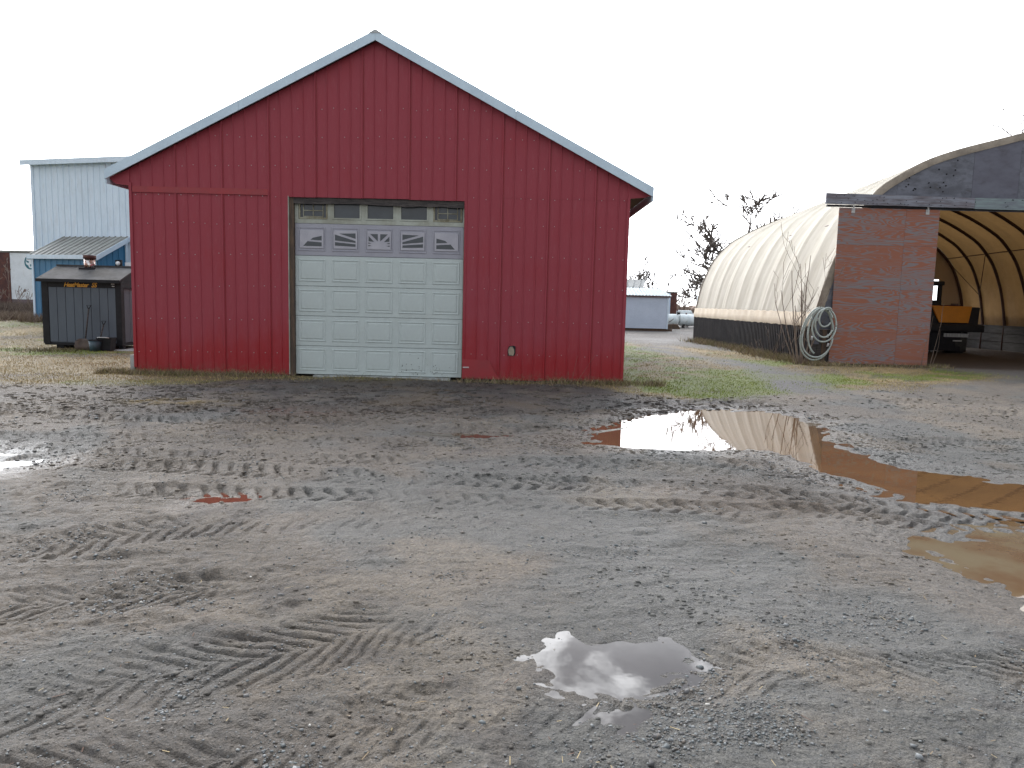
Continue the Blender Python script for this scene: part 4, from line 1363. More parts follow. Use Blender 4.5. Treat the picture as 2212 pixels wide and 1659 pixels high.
# shovels, bucket, pad
def shovel(xx, yy, top, name_label, blade_w, group=None):
    base = (xx, yy, -0.01)
    t_ = thing('shovel', name_label, 'shovel', base)
    lean = 0.18
    L = top
    mb_ = MB()
    mb_.tube([(0.02, -0.02, 0.26), (0.05, lean * 0.8, L - 0.12)], 0.018, 8)
    mb_.build('shaft', 'wood_dark', t_)
    mb_ = MB()
    g0 = Vector((0.05, lean * 0.8, L - 0.13))
    mb_.tube([g0, g0 + Vector((-0.06, 0.02, 0.11)), g0 + Vector((0.06, 0.02, 0.11)), g0], 0.013, 6)
    mb_.build('grip', 'black_metal', t_)
    mb_ = MB()
    vs, fs = [], []
    for i, zz_ in enumerate((0.0, 0.12, 0.26, 0.32)):
        ww = blade_w * (0.42, 0.5, 0.46, 0.2)[i]
        for j in range(5):
            s_ = (j - 2) / 2
            vs.append((s_ * ww - 0.02, -0.05 + 0.05 * s_ * s_ * -1 + zz_ * 0.08, zz_))
    for i in range(3):
        for j in range(4):
            fs.append((i * 5 + j, i * 5 + j + 1, i * 5 + j + 6, i * 5 + j + 5))
    mb_.add(vs, fs, True)
    o_ = mb_.build('blade', 'shovel', t_)
    sd_ = o_.modifiers.new('thick', 'SOLIDIFY')
    sd_.thickness = 0.006
    return t_


shovel(-11.62, 20.2, 1.24, 'long handled scoop shovel with rusty wide blade leaning on the boiler front', 0.44)
shovel(-11.24, 20.22, 0.82, 'shorter dark shovel standing behind the bucket at the boiler', 0.24)
bk = thing('bucket', 'dark blue grey bucket standing on the ground before the boiler', 'bucket', (-11.20, 19.95, -0.01))
mb = MB()
mb.tube([(0, 0, 0), (0, 0, 0.30)], [0.13, 0.17], 16)
mb.build('body', 'bucket', bk)
mb = MB()
mb.tube([(0.175 * cos(a_), 0.175 * sin(a_), 0.30) for a_ in [k * pi / 12 for k in range(25)]], 0.012, 6, caps=False)
mb.build('rim', 'black_metal', bk)
ab = thing('ash_pan', 'black ash pan with bright corner bolts standing beside the bucket', 'ash pan', (-10.98, 20.1, 0.0))
mb = MB()
mb.hexa([(-0.16, -0.12, 0.0), (0.16, -0.12, 0.0), (0.16, 0.12, 0.0), (-0.16, 0.12, 0.0)], [(-0.2, -0.15, 0.36), (0.2, -0.15, 0.36), (0.2, 0.15, 0.36), (-0.2, 0.15, 0.36)])
mb.build('pan', 'black_metal', ab)
mb = MB()
mb.tube([(-0.16, -0.16, 0.355), (-0.10, -0.22, 0.37), (0.10, -0.22, 0.37), (0.16, -0.16, 0.355)], 0.012, 6)
mb.build('handle', 'light_grey', ab)
tag(MB((-10.6, 20.6, 0)).box(-11.5, -9.6, 20.15, 21.6, -0.06, 0.012).build('concrete_pad', 'concrete'),
    'pale concrete pad on the ground between boiler and red barn', 'slab')

# ---------------------------------------------------------------- tall white building, blue lean-to, trailer
WR = radians(-16)
WO = (-21.0, 33.0, 0.25)
wb = thing('white_building', 'tall white metal sided building standing behind the blue lean-to shed', 'building', WO, WR)
WT = 6.85


def rib_sheet(x0, x1, z0, z1, yy, m, parent, name='wall_panel', pitch=0.32, rib=0.03, hgt=0.02, slope_top=None):
    mb_ = MB()
    xs_, ps_ = [x0], [0]
    k = 1
    while x0 + k * pitch < x1 + 0.01:
        r_ = x0 + k * pitch
        xs_ += [r_ - rib, r_ - rib * 0.5, r_ + rib * 0.3, min(r_ + rib * 0.8, x1 + rib * 0.8)]
        ps_ += [0, hgt, hgt, 0]
        k += 1
    if xs_[-1] < x1:
        xs_.append(x1); ps_.append(0)
    for i in range(len(xs_) - 1):
        ta = z1 if slope_top is None else slope_top(xs_[i])
        tb = z1 if slope_top is None else slope_top(xs_[i + 1])
        mb_.add([(xs_[i], yy - ps_[i], z0), (xs_[i + 1], yy - ps_[i + 1], z0), (xs_[i + 1], yy - ps_[i + 1], tb), (xs_[i], yy - ps_[i], ta)], [(0, 1, 2, 3)])
    mb_.add([(x0, yy, z0), (x1, yy, z0), (x1, yy + 0.02, z0), (x0, yy + 0.02, z0)], [(3, 2, 1, 0)])
    return mb_.build(name, m, parent)


for k in range(12):
    xa = 0.12 + k * 0.96
    rib_sheet(xa, xa + 0.955, -0.4, 4.72, -0.03, 'white_steel', wb)
    rib_sheet(xa, xa + 0.955, 4.68, WT - 0.12, -0.036, 'white_steel', wb)
MB().box(0, 11.7, 0, 14, -0.5, WT - 0.15).build('wall', 'white_steel', wb)
MB().box(-0.04, 0.118, -0.06, 0.16, -0.5, WT - 0.14).build('corner_trim', 'white_steel', wb)
MB().box(-0.25, 11.9, -0.30, 14.2, WT - 0.13, WT).build('roof', 'white_steel', wb)
MB().box(-0.28, 11.93, -0.34, -0.302, WT - 0.20, WT + 0.02).build('eave_trim', 'white_steel', wb)

LO = (WO[0] + 1.16, WO[1] - 2.0, 0.35)
lt = thing('blue_shed', 'blue metal lean-to shed with a sloping grey ribbed roof and white trim', 'shed', LO, WR)
LW, LD, LZ0, LZ1 = 3.30, 1.62, 2.72, 3.52
rib_sheet(0.02, LW - 0.02, -0.4, LZ0, -0.01, 'blue_steel', lt, name='front_wall', pitch=0.3, rib=0.035)
mb = MB()
mb.add([(LW, 0.0, -0.4), (LW, LD, -0.4), (LW, LD, LZ1 - 0.02), (LW, 0.0, LZ0 - 0.02)], [(0, 1, 2, 3)])
MB().add([(0, 0.0, -0.4), (0, LD, -0.4), (0, LD, LZ1 - 0.02), (0, 0.0, LZ0 - 0.02)], [(3, 2, 1, 0)]).build('side_wall', 'blue_steel', lt)
for k in range(5):
    yy = 0.15 + k * 0.3
    mb.box(LW, LW + 0.02, yy, yy + 0.03, -0.4, LZ0 + (LZ1 - LZ0) * yy / LD - 0.04)
mb.build('side_wall', 'blue_steel', lt)
mb = MB()
th = 0.03
def lrz(yy):
    return LZ0 + (LZ1 - LZ0) * (yy / LD)
mb.hexa([(-0.12, -0.16, lrz(-0.16)), (LW + 0.12, -0.16, lrz(-0.16)), (LW + 0.12, -0.16, lrz(-0.16) + th), (-0.12, -0.16, lrz(-0.16) + th)],
        [(-0.12, LD - 0.04, lrz(LD)), (LW + 0.12, LD - 0.04, lrz(LD)), (LW + 0.12, LD - 0.04, lrz(LD) + th), (-0.12, LD - 0.04, lrz(LD) + th)])
for k in range(12):
    xx = -0.02 + k * 0.3
    mb.hexa([(xx, -0.165, lrz(-0.16) + th - 0.002), (xx + 0.035, -0.165, lrz(-0.16) + th - 0.002), (xx + 0.028, -0.165, lrz(-0.16) + th + 0.03), (xx + 0.006, -0.165, lrz(-0.16) + th + 0.03)],
            [(xx, LD - 0.045, lrz(LD) + th - 0.002), (xx + 0.035, LD - 0.045, lrz(LD) + th - 0.002), (xx + 0.028, LD - 0.045, lrz(LD) + th + 0.03), (xx + 0.006, LD - 0.045, lrz(LD) + th + 0.03)])
mb.build('roof', 'lean_roof', lt)
MB().box(-0.13, LW + 0.13, -0.20, -0.167, lrz(-0.16) - 0.13, lrz(-0.16) + 0.035).build('eave_trim', 'white_steel', lt)
mb = MB()
mb.hexa([(LW + 0.123, -0.19, lrz(-0.19) - 0.16), (LW + 0.15, -0.19, lrz(-0.19) - 0.16), (LW + 0.15, -0.19, lrz(-0.19) + 0.04), (LW + 0.123, -0.19, lrz(-0.19) + 0.04)],
        [(LW + 0.123, LD - 0.04, lrz(LD) - 0.16), (LW + 0.15, LD - 0.04, lrz(LD) - 0.16), (LW + 0.15, LD - 0.04, lrz(LD) + 0.04), (LW + 0.123, LD - 0.04, lrz(LD) + 0.04)])
mb.build('rake_trim', 'white_steel', lt)
MB().box(-0.04, 0.05, -0.055, -0.012, 0.1, LZ0 - 0.1).build('corner_trim', 'white_steel', lt)
MB().box(LW + 0.022, LW + 0.06, LD - 0.22, LD - 0.06, -0.4, lrz(LD) - 0.2).build('corner_trim', 'white_steel', lt)

TO = (-29.0, 42.0, 0.36)
tr = thing('semi_trailer', 'parked white semi trailer with rusty corner post and teal round emblem at far left', 'trailer', TO)
W0 = TO
MB(W0).box(-34, -28.83, 42.0, 44.4, 1.05, 3.62).build('body', 'white_paint', tr, label='left trailer box, pinkish white')
MB(W0).box(-28.18, -24.6, 42.0, 44.4, 1.05, 3.62).build('body', 'white_paint', tr)
MB(W0).box(-28.82, -28.19, 41.97, 44.3, 0.8, 3.63).build('corner_post', 'rust', tr)
MB(W0).box(-34, -24.55, 41.94, 44.42, 3.64, 3.76).build('top_rail', 'rail', tr)
MB(W0).box(-34, -24.6, 42.02, 44.3, 0.72, 1.04).build('skirt', 'skirt', tr)
em = MB(W0)
ex_, ez_ = -27.03, 3.12
ringo = [(ex_ + 0.34 * cos(t * pi / 16), 41.985, ez_ + 0.40 * sin(t * pi / 16)) for t in range(32)]
ringi = [(ex_ + 0.27 * cos(t * pi / 16), 41.985, ez_ + 0.32 * sin(t * pi / 16)) for t in range(32)]
em.add(ringo + ringi + [(p[0], 42.0, p[2]) for p in ringo], [(i, i + 32, (i + 1) % 32 + 32, (i + 1) % 32) for i in range(32)] + [(i, (i + 1) % 32, (i + 1) % 32 + 64, i + 64) for i in range(32)])
def empoly(pts):
    A_ = sum(pts[i][0] * pts[(i + 1) % len(pts)][1] - pts[(i + 1) % len(pts)][0] * pts[i][1] for i in range(len(pts)))
    pts = pts if A_ > 0 else pts[::-1]
    em.prism_y([(ex_ + u * 0.27, ez_ + v * 0.32) for u, v in pts], 41.984, 41.999)
# eyes, brow and muzzle strokes of the white head inside the ring
empoly([(-0.95, 0.35), (-0.30, 0.12), (-0.45, -0.12), (-0.75, 0.0)])
empoly([(0.95, 0.35), (0.30, 0.12), (0.45, -0.12), (0.75, 0.0)])
empoly([(-0.80, 0.62), (0.0, 0.98), (0.80, 0.62), (0.55, 0.52), (-0.55, 0.52)])
empoly([(-0.14, -0.35), (0.14, -0.35), (0.05, -0.75), (-0.05, -0.75)])
empoly([(-0.92, -0.35), (-0.60, -0.50), (-0.30, -0.95), (-0.75, -0.75)])
empoly([(0.92, -0.35), (0.60, -0.50), (0.30, -0.95), (0.75, -0.75)])
em.build('emblem', 'teal', tr)
for xx in (-31.2, -30.0, -26.0, -25.0):
    MB(W0).tube([(xx, 42.15, 0.86), (xx, 42.45, 0.86)], 0.48, 18).build('wheel', 'rubber', tr)

# ---------------------------------------------------------------- hoop building
HO = (14.7, 21.2, 0)
hb = thing('hoop_building', 'cream fabric covered arched storage building with a plywood sliding door on its front', 'hoop building', HO)
HY0, HY1, NB = 21.2, 35.15, 9
fl = [(8.46, 1.12), (8.57, 1.62), (8.73, 2.21), (8.97, 2.99), (9.40, 3.98), (9.97, 4.85), (10.58, 5.31), (11.32, 5.73), (12.20, 6.05), (13.35, 6.37), (13.94, 6.53), (14.65, 6.70)]
bl = [(8.50, 1.04), (8.56, 1.45), (8.68, 2.15), (8.86, 2.80), (9.27, 3.72), (9.93, 4.47), (10.50, 4.85), (11.00, 5.13), (11.70, 5.46), (12.45, 5.76), (14.22, 6.36), (14.85, 6.52)]


def arch_pts(prof, n=34):
    sp_ = smooth_path(prof, 8)
    A = np.array(sp_)
    d = np.concatenate([[0], np.cumsum(np.hypot(*np.diff(A, axis=0).T))])
    t = np.linspace(0, d[-1], n)
    L = np.stack([np.interp(t, d, A[:, 0]), np.interp(t, d, A[:, 1])], 1)
    cx_ = prof[-1][0]
    Rr = L[::-1][1:].copy()
    Rr[:, 0] = 2 * cx_ - Rr[:, 0]
    return np.concatenate([L, Rr])


AF, AB = arch_pts(fl), arch_pts(bl)


def arch_at(yy, inset=0.0):
    t = (yy - HY0) / (HY1 - HY0)
    P_ = AF * (1 - t) + AB * t
    if inset:
        d = np.gradient(P_, axis=0)
        nrm = np.stack([d[:, 1], -d[:, 0]], 1)
        nrm /= np.linalg.norm(nrm, axis=1)[:, None]
        P_ = P_ + nrm * inset
    return P_


# cover: taut over each arch, slack between
ns = 16
V_, F_ = [], []
ysam = []
bay = (HY1 - HY0) / NB
for i in range(NB * ns + 1):
    ysam.append(HY0 + bay * i / ns)
npt = AF.shape[0]
for i, yy in enumerate(ysam):
    ph = (i % ns) / ns
    bi = i // ns
    v_ = 1 - abs(2 * ph - 1)
    k_ = np.arange(npt)
    lowf = np.clip(1 - k_ / 20.0, 0, 1) + np.clip(1 - (npt - 1 - k_) / 20.0, 0, 1)
    wr = 0.006 * np.sin(ph * 2 * pi * 3 + bi * 1.7 + k_ * 0.05) * (0.25 + lowf) * (1 if 0 < ph < 1 else 0)
    wr = wr + 0.005 * np.sin(ph * 2 * pi * 5 + bi * 2.9 + k_ * 0.11) * lowf
    sag = 0.20 * (v_ ** 0.55) * (0.7 + 0.15 * math.sin(bi * 2.3)) * (0.55 + 0.45 * np.sin(np.pi * k_ / (npt - 1)))
    P_ = arch_at(yy, 0.0)
    d = np.gradient(P_, axis=0)
    nrm = np.stack([d[:, 1], -d[:, 0]], 1)
    nrm /= np.linalg.norm(nrm, axis=1)[:, None]
    P_ = P_ + nrm * (sag + wr)[:, None]
    for x_, z_ in P_:
        V_.append((x_, yy, z_))
for i in range(len(ysam) - 1):
    for k in range(npt - 1):
        a_ = i * npt + k
        F_.append((a_, a_ + 1, a_ + npt + 1, a_ + npt))
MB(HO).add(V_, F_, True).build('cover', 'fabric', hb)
# tan hem band at the foot of the cover (both sides)
for side in (0, 1):
    hm = MB(HO)
    vs, fs = [], []
    for i, yy in enumerate(ysam):
        P_ = arch_at(yy)
        if side == 0:
            x_ = P_[0][0] - 0.045 - 0.008 * math.sin(i * 0.6)
        else:
            x_ = P_[-1][0] + 0.045
        z_ = 1.12 + 0.012 * math.sin(i * 0.9)
        sg_ = 1 if side == 0 else -1
        for dz, dx_ in ((0.0, 0.0), (0.20, -0.012), (0.21, 0.004), (0.40, 0.02), (0.41, 0.07)):
            vs.append((x_ + dx_ * sg_, yy, z_ + dz - 0.03))
    for i in range(len(ysam) - 1):
        for k in range(4):
            a_ = i * 5 + k
            fs.append((a_, a_ + 1, a_ + 6, a_ + 5))
    hm.add(vs, fs, True)
    hm.build('hem', 'cream', hb)
# front and back edge bands
for yy, dy_ in ((HY0, -0.06), (HY1, 0.06)):
    Po, Pi = arch_at(yy, -0.03), arch_at(yy, 0.17)
    vs, fs = [], []
    for i in range(npt):
        wob = 0.012 * math.sin(i * 1.9)
        vs += [(Po[i][0], yy, Po[i][1]), (Po[i][0], yy + dy_, Po[i][1] - 0.01), (Pi[i][0], yy + dy_ + wob, Pi[i][1])]
    for i in range(npt - 1):
        for k in (0, 1):
            fs.append((i * 3 + k, i * 3 + k + 1, i * 3 + k + 4, i * 3 + k + 3))
    MB(HO).add(vs, fs, True).build('edge_band', 'edge_tan', hb)
# steel arches
for b_ in range(NB + 1):
    yy = HY0 + bay * b_ + (0.12 if b_ == 0 else (-0.1 if b_ == NB else 0))
    P_ = arch_at(yy, 0.085 if 0 < b_ < NB else 0.13)
    pts_ = [(P_[0][0] + 0.02, yy, -0.05)] + [(p[0], yy, p[1]) for p in P_] + [(P_[-1][0] - 0.02, yy, -0.05)]
    MB(HO).tube(pts_, 0.06, 8).build('arch', 'arch', hb)
# purlins and braces
for idx_ in (12, 24, 33, 42, 54):
    pts_ = [(arch_at(HY0 + bay * b_, 0.13)[idx_][0], HY0 + bay * b_, arch_at(HY0 + bay * b_, 0.13)[idx_][1]) for b_ in range(NB + 1)]
    MB(HO).tube(pts_, 0.02, 6).build('purlin', 'arch', hb)
for b_, i0, i1 in ((3, 54, 61), (4, 61, 54), (7, 54, 61), (8, 61, 54)):
    p0, p1 = arch_at(HY0 + bay * b_, 0.12)[i0], arch_at(HY0 + bay * (b_ + 1), 0.12)[i1]
    MB(HO).tube([(p0[0], HY0 + bay * b_, p0[1]), (p1[0], HY0 + bay * (b_ + 1), p1[1])], 0.015, 6).build('brace', 'arch', hb)
# black corrugated foot wall, both sides, in sheets
nsh = 15
for side in (0, 1):
    for k in range(nsh):
        ya, yb = HY0 + (HY1 - HY0) * k / nsh, HY0 + (HY1 - HY0) * (k + 1) / nsh
        mb = MB(HO)
        nn_ = 24
        vs, fs = [], []
        top = 1.10 + rnd.uniform(-0.015, 0.015)
        for i in range(nn_ + 1):
            yy = ya + (yb - ya) * i / nn_
            P_ = arch_at(yy)
            x_ = (P_[0][0] if side == 0 else P_[-1][0])
            sg_ = -1 if side == 0 else 1
            ph = i % 4
            off = 0.05 if ph in (1, 2) else 0.0
            x_ += sg_ * (off - 0.005) + sg_ * 0.004 * (k % 2)
            vs += [(x_, yy, -0.08), (x_, yy, top)]
        for i in range(nn_):
            fs.append((i * 2, i * 2 + 1, i * 2 + 3, i * 2 + 2))
        mb.add(vs, fs)
        mb.build('wall_sheet', 'black_sheet', hb)
# inside boarding of the low walls: posts and rails one sees through the opening
for k in range(nsh):
    ya, yb = HY0 + 0.3 + (HY1 - HY0 - 0.3) * k / nsh, HY0 + 0.3 + (HY1 - HY0 - 0.3) * (k + 1) / nsh - 0.02
    for j in range(3):
        x_ = float(arch_at((ya + yb) / 2)[-1][0]) - 0.10
        MB(HO).box(x_ - 0.03, x_, ya, yb, 0.02 + j * 0.36, 0.02 + j * 0.36 + 0.34).build('board', 'inner_board', hb)
# far end wall of fabric with an open doorway, seen through the loader's cab
ABi = arch_at(HY1, 0.05)


def back_z(xx):
    c_ = ABi[npt // 2][0]
    xq = xx if xx < c_ else 2 * c_ - xx
    return float(np.interp(xq, ABi[:npt // 2 + 1, 0], ABi[:npt // 2 + 1, 1]))


for xa, xb, z0_ in ((8.6, 11.5, 0), (11.5, 14.8, 0), (14.8, 18.7, 0), (18.7, 19.8, 3.1), (19.8, 20.9, 0)):
    xs_ = np.linspace(xa, xb, 9)
    mb = MB(HO)
    mb.prism_y([(xa, z0_), (xb, z0_)] + [(float(q), max(back_z(float(q)), z0_ + 0.01)) for q in xs_[::-1]], HY1 - 0.02, HY1)
    mb.build('end_curtain', 'fabric', hb)

FYd = HY0 - 0.10
AFi = arch_at(HY0, 0.06)


def arch_z(xx):
    Lh = AFi[:npt // 2 + 1]
    c_ = Lh[-1][0]
    xq = xx if xx < c_ else 2 * c_ - xx
    return float(np.interp(xq, Lh[:, 0], Lh[:, 1]))


def gable_sheet(xa, xb, z0, m_, yy, nm='gable_panel'):
    xs_ = np.linspace(xa, xb, 9)
    mb_ = MB(HO)
    poly = [(xa, z0), (xb, z0)] + [(float(q), max(arch_z(float(q)), z0 + 0.01)) for q in xs_[::-1]]
    mb_.prism_y(poly, yy, yy + 0.018)
    mb_.build(nm, m_, hb)


edges = [9.95, 10.55, 12.62, 13.9, 15.06, 16.3, 17.5, 18.7, 19.35]
for i in range(len(edges) - 1):
    gable_sheet(edges[i] + 0.003, edges[i + 1] - 0.003, 4.40, 'wood_grey' if i % 2 == 1 or i == 0 else 'wood_grey2', HY0 - 0.04 + 0.002 * (i % 2))
# header beams
MB(HO).hexa([(8.53, 20.97, 4.485), (12.62, 20.97, 4.455), (12.62, 20.97, 4.73), (8.53, 20.97, 4.775)],
            [(8.53, 21.03, 4.485), (12.62, 21.03, 4.455), (12.62, 21.03, 4.73), (8.53, 21.03, 4.775)]).build('header_beam', 'beam_grey', hb)
MB(HO).hexa([(12.63, 20.975, 4.44), (20.9, 20.975, 4.40), (20.9, 20.975, 4.76), (12.63, 20.975, 4.735)],
            [(12.63, 21.035, 4.44), (20.9, 21.035, 4.40), (20.9, 21.035, 4.76), (12.63, 21.035, 4.735)]).build('header_beam', 'beam_green', hb)
MB(HO).box(8.6, 20.8, 21.04, 21.12, 4.42, 4.47).build('door_track', 'black_metal', hb)
mb = MB(HO)
for k in range(46):
    xx, zz_ = rnd.uniform(8.8, 14.4), rnd.choice([4.52, 4.70, 4.61]) + rnd.uniform(-0.02, 0.02)
    mb.tube([(xx, 20.962, zz_), (xx, 20.98, zz_)], 0.012, 6)
for k in range(20):
    xx = rnd.uniform(10.6, 12.4)
    zz_ = rnd.uniform(4.9, max(4.95, arch_z(xx) - 0.1))
    mb.tube([(xx, HY0 - 0.048, zz_), (xx, HY0 - 0.03, zz_)], 0.022, 6)
mb.build('bolts', 'black_metal', hb, kind='stuff')
# left end wall behind the door edge
mb = MB(HO)
mb.prism_y([(8.66, 1.02), (8.98, 1.02), (8.98, 2.6), (8.84, 2.3), (8.70, 1.75)], HY0 - 0.05, HY0 - 0.03)
mb.build('end_panel', 'wood_grey', hb)
gable_sheet(8.985, 9.94, 1.0, 'wood_grey', HY0 - 0.046, 'end_panel')
MB(HO).box(8.46, 8.60, HY0 - 0.08, HY0 + 0.06, -0.05, 1.08).build('post', 'wood_dark', hb)
for k in range(3):
    MB(HO).box(8.62 + k * 0.13, 8.74 + k * 0.13, HY0 - 0.06 - 0.003 * k, HY0 - 0.02, -0.05, 1.01).build('board', 'wood_dark' if k != 1 else 'wood_brown', hb)
MB(HO).box(9.03, 9.95, HY0 - 0.05, HY0 - 0.02, -0.05, 0.99).build('board', 'wood_dark', hb)
MB(HO).box(8.42, 8.70, HY0 - 0.13, HY0 - 0.09, 1.28, 1.42).build('cleat', 'wood_grey2', hb)
MB(HO).box(8.50, 8.64, HY0 - 0.12, HY0 - 0.085, 0.60, 1.27).build('post', 'wood_grey2', hb)
for xa, xb in ((17.8, 19.0), (19.003, 20.2), (20.203, 20.6)):
    MB(HO).box(xa, xb, HY0 - 0.04, HY0 - 0.02, 0, min(4.39, arch_z(xb) - 0.05)).build('end_panel', 'wood_grey', hb)
# sliding plywood door
sdoor = link('sliding_door', None, hb)
DXa, DXb, DZa, DZb = 8.945, 11.735, 0.07, 4.40
rowz = [DZa, 0.97, 2.18, 3.39, DZb]
for i in range(4):
    for (xa, xb) in ((DXa, DXa + 1.86), (DXa + 1.862, DXb)):
        MB(HO).box(xa, xb - 0.002, 21.06 - 0.001 * (i % 2), 21.085, rowz[i] + 0.001, rowz[i + 1] - 0.001).build('plywood_sheet', 'ply', sdoor, bevel=0.002)
for z_ in (0.10, 0.92, 2.13, 3.34, 4.28):
    MB(HO).box(DXa + 0.02, DXb - 0.02, 21.087, 21.13, z_, z_ + 0.1).build('batten', 'wood_dark', sdoor)
for x_ in (9.33, 11.39):
    m_ = MB(HO)
    m_.box(x_ - 0.05, x_ + 0.05, 21.045, 21.058, 4.26, 4.40)
    m_.box(x_ - 0.022, x_ + 0.022, 21.03, 21.044, 4.33, 4.47)
    m_.build('hanger', 'light_grey', sdoor, bevel=0.004)

# ---------------------------------------------------------------- hose
hz = thing('hose', 'coiled pale grey hose hanging on the post left of the plywood door', 'hose', (8.53, 20.9, 0.1))
OH = (8.53, 20.9, 0.1)


def loop(cx_, cz_, rx_, rz_, yy, a0=0, a1=360, tilt=0.0, n=40, egg=0.0):
    pts_ = []
    for i in range(n + 1):
        a_ = radians(a0 + (a1 - a0) * i / n)
        u, v_ = rx_ * cos(a_) * (1 - egg * sin(a_)), rz_ * sin(a_)
        pts_.append((cx_ + u * cos(tilt) - v_ * sin(tilt), yy + 0.012 * sin(a_ * 2), cz_ + u * sin(tilt) + v_ * cos(tilt)))
    return pts_


specs = [(8.52, 0.90, 0.44, 0.74, 20.95, 0, 360, -0.10, 0.12), (8.54, 0.93, 0.42, 0.69, 20.91, 5, 352, -0.12, 0.16), (8.68, 1.14, 0.33, 0.46, 20.87, 0, 360, -0.10, 0.05),
         (8.66, 1.20, 0.25, 0.39, 20.845, 20, 330, 0.05, 0.0), (8.69, 1.37, 0.175, 0.27, 20.82, 60, 335, -0.25, 0.0), (8.60, 0.95, 0.34, 0.64, 20.93, 60, 250, -0.02, 0.0)]
for (cx_, cz_, rx_, rz_, yy, a0, a1, tl, eg) in specs:
    MB(OH).tube(loop(cx_, cz_, rx_, rz_, yy, a0, a1, tl, egg=eg), 0.0235, 8).build('coil', 'hose', hz)
for (x_, z_, dz) in ((8.34, 0.72, 0.12), (8.78, 0.80, 0.10), (8.80, 0.55, 0.1), (8.46, 1.26, 0.09)):
    MB(OH).tube([(x_, 20.86, z_), (x_ + 0.02, 20.86, z_ + dz)], 0.028, 8).build('coupling', 'light_grey', hz)
MB(OH).tube([(8.74, 20.82, 1.55), (8.74, 21.09, 1.58)], 0.02, 8).build('hook', 'black_metal', hz)

# ---------------------------------------------------------------- loader inside the hoop building
VO = (15.6, 28.4, 0)
vh = thing('loader', 'black and yellow wheeled loader parked inside the hoop building', 'loader', (15.82, 28.4, 0))
mb = MB(VO)
mb.hexa([(13.9, 28.3, 0.95), (17.35, 28.3, 0.95), (17.35, 30.6, 0.95), (13.9, 30.6, 0.95)], [(13.8, 28.4, 1.80), (17.45, 28.4, 1.80), (17.45, 30.6, 1.80), (13.8, 30.6, 1.80)])
mb.build('body', 'machine_black', vh, bevel=0.04)
mb = MB(VO)
mb.hexa([(15.85, 28.24, 1.20), (16.95, 28.24, 1.20), (16.95, 28.30, 1.20), (15.85, 28.30, 1.20)], [(15.55, 28.30, 1.83), (17.08, 28.30, 1.83), (17.08, 28.42, 1.83), (15.55, 28.42, 1.83)])
mb.build('hood', 'yellow', vh, bevel=0.02)
MB(VO).box(14.0, 17.5, 28.1, 29.9, 0.86, 1.14).build('bumper', 'machine_black', vh, bevel=0.05)
MB(VO).box(13.9, 16.75, 28.32, 30.2, 0.14, 0.86).build('underbody', 'black_metal', vh)
MB(VO).box(16.9, 17.35, 28.9, 30.4, 0.08, 0.90).build('counterweight', 'machine_black', vh, bevel=0.03)
for k in range(9):
    MB(VO).box(16.08 + k * 0.105, 16.08 + k * 0.105 + 0.085, 28.27, 28.31, 0.66, 0.80).build('grille_slat', 'light_grey', vh)
MB(VO).box(16.45, 16.78, 28.28, 28.31, 0.50, 0.545).build('number_plate', 'light_grey', vh)
for xx in (14.3, 16.75):
    MB(VO).tube([(xx - 0.2, 28.75, 0.43), (xx + 0.25, 28.75, 0.43)], 0.45, 20).build('wheel', 'rubber', vh, bevel=0.03)
    MB(VO).tube([(xx - 0.2, 31.4, 0.5), (xx + 0.25, 31.4, 0.5)], 0.52, 20).build('wheel', 'rubber', vh, bevel=0.03)
cabo = link('cab', None, vh, (0.16, 0, 0))
for (xa, xb, ya, yb) in ((15.83, 15.95, 28.7, 28.82), (14.5, 14.62, 28.7, 28.82), (15.83, 15.95, 30.2, 30.32), (14.5, 14.62, 30.2, 30.32)):
    MB(VO).box(xa, xb, ya, yb, 1.80, 2.60).build('pillar', 'machine_black', cabo)
MB(VO).box(14.45, 16.0, 28.62, 30.4, 2.60, 2.76).build('cab_roof', 'machine_black', cabo, bevel=0.04)
MB(VO).box(14.5, 15.95, 28.68, 28.74, 1.80, 2.03).build('cab_panel', 'machine_black', cabo)
mg, t_, b_, o_ = newmat('clear_glass')
b_.inputs['Base Color'].default_value = (0.9, 0.93, 0.93, 1)
b_.inputs['Roughness'].default_value = 0.05
b_.inputs['Transmission Weight'].default_value = 1.0
b_.inputs['IOR'].default_value = 1.05
M['clear'] = mg
MB(VO).box(14.62, 15.83, 28.75, 28.765, 2.03, 2.60).build('windscreen', 'clear', cabo)
MB(VO).box(16.05, 16.9, 28.6, 29.2, 1.803, 1.86).build('air_intake', 'machine_black', vh)
MB(VO).tube([(16.75, 28.9, 1.862), (16.75, 28.9, 1.93)], 0.13, 12).build('filter_cap', 'skirt', vh)

# ---------------------------------------------------------------- far sheds, tanks
SO = (6.0, 46.0, 0.1)
sh = thing('siding_shed', 'small pale blue vinyl sided shed with bright corrugated roof between barn and tanks', 'shed', SO)
MB(SO).box(2.6, 9.42, 46.02, 49.6, 0.16, 2.1).build('wall', 'vinyl', sh)
mb = MB(SO)
for k in range(18):
    z_ = 0.16 + k * 0.108
    mb.hexa([(2.6, 45.985, z_), (9.40, 45.985, z_), (9.40, 46.018, z_), (2.6, 46.018, z_)], [(2.6, 46.008, z_ + 0.106), (9.40, 46.008, z_ + 0.106), (9.40, 46.018, z_ + 0.106), (2.6, 46.018, z_ + 0.106)])
mb.build('clapboards', 'vinyl', sh, kind='stuff')
MB(SO).box(9.405, 9.50, 45.97, 46.06, 0.14, 2.08).build('corner_trim', 'white_steel', sh)
MB(SO).box(2.6, 9.55, 45.86, 45.98, 2.06, 2.17).build('fascia', 'skirt', sh)
mb = MB(SO)
nx_ = 140
vs, fs = [], []
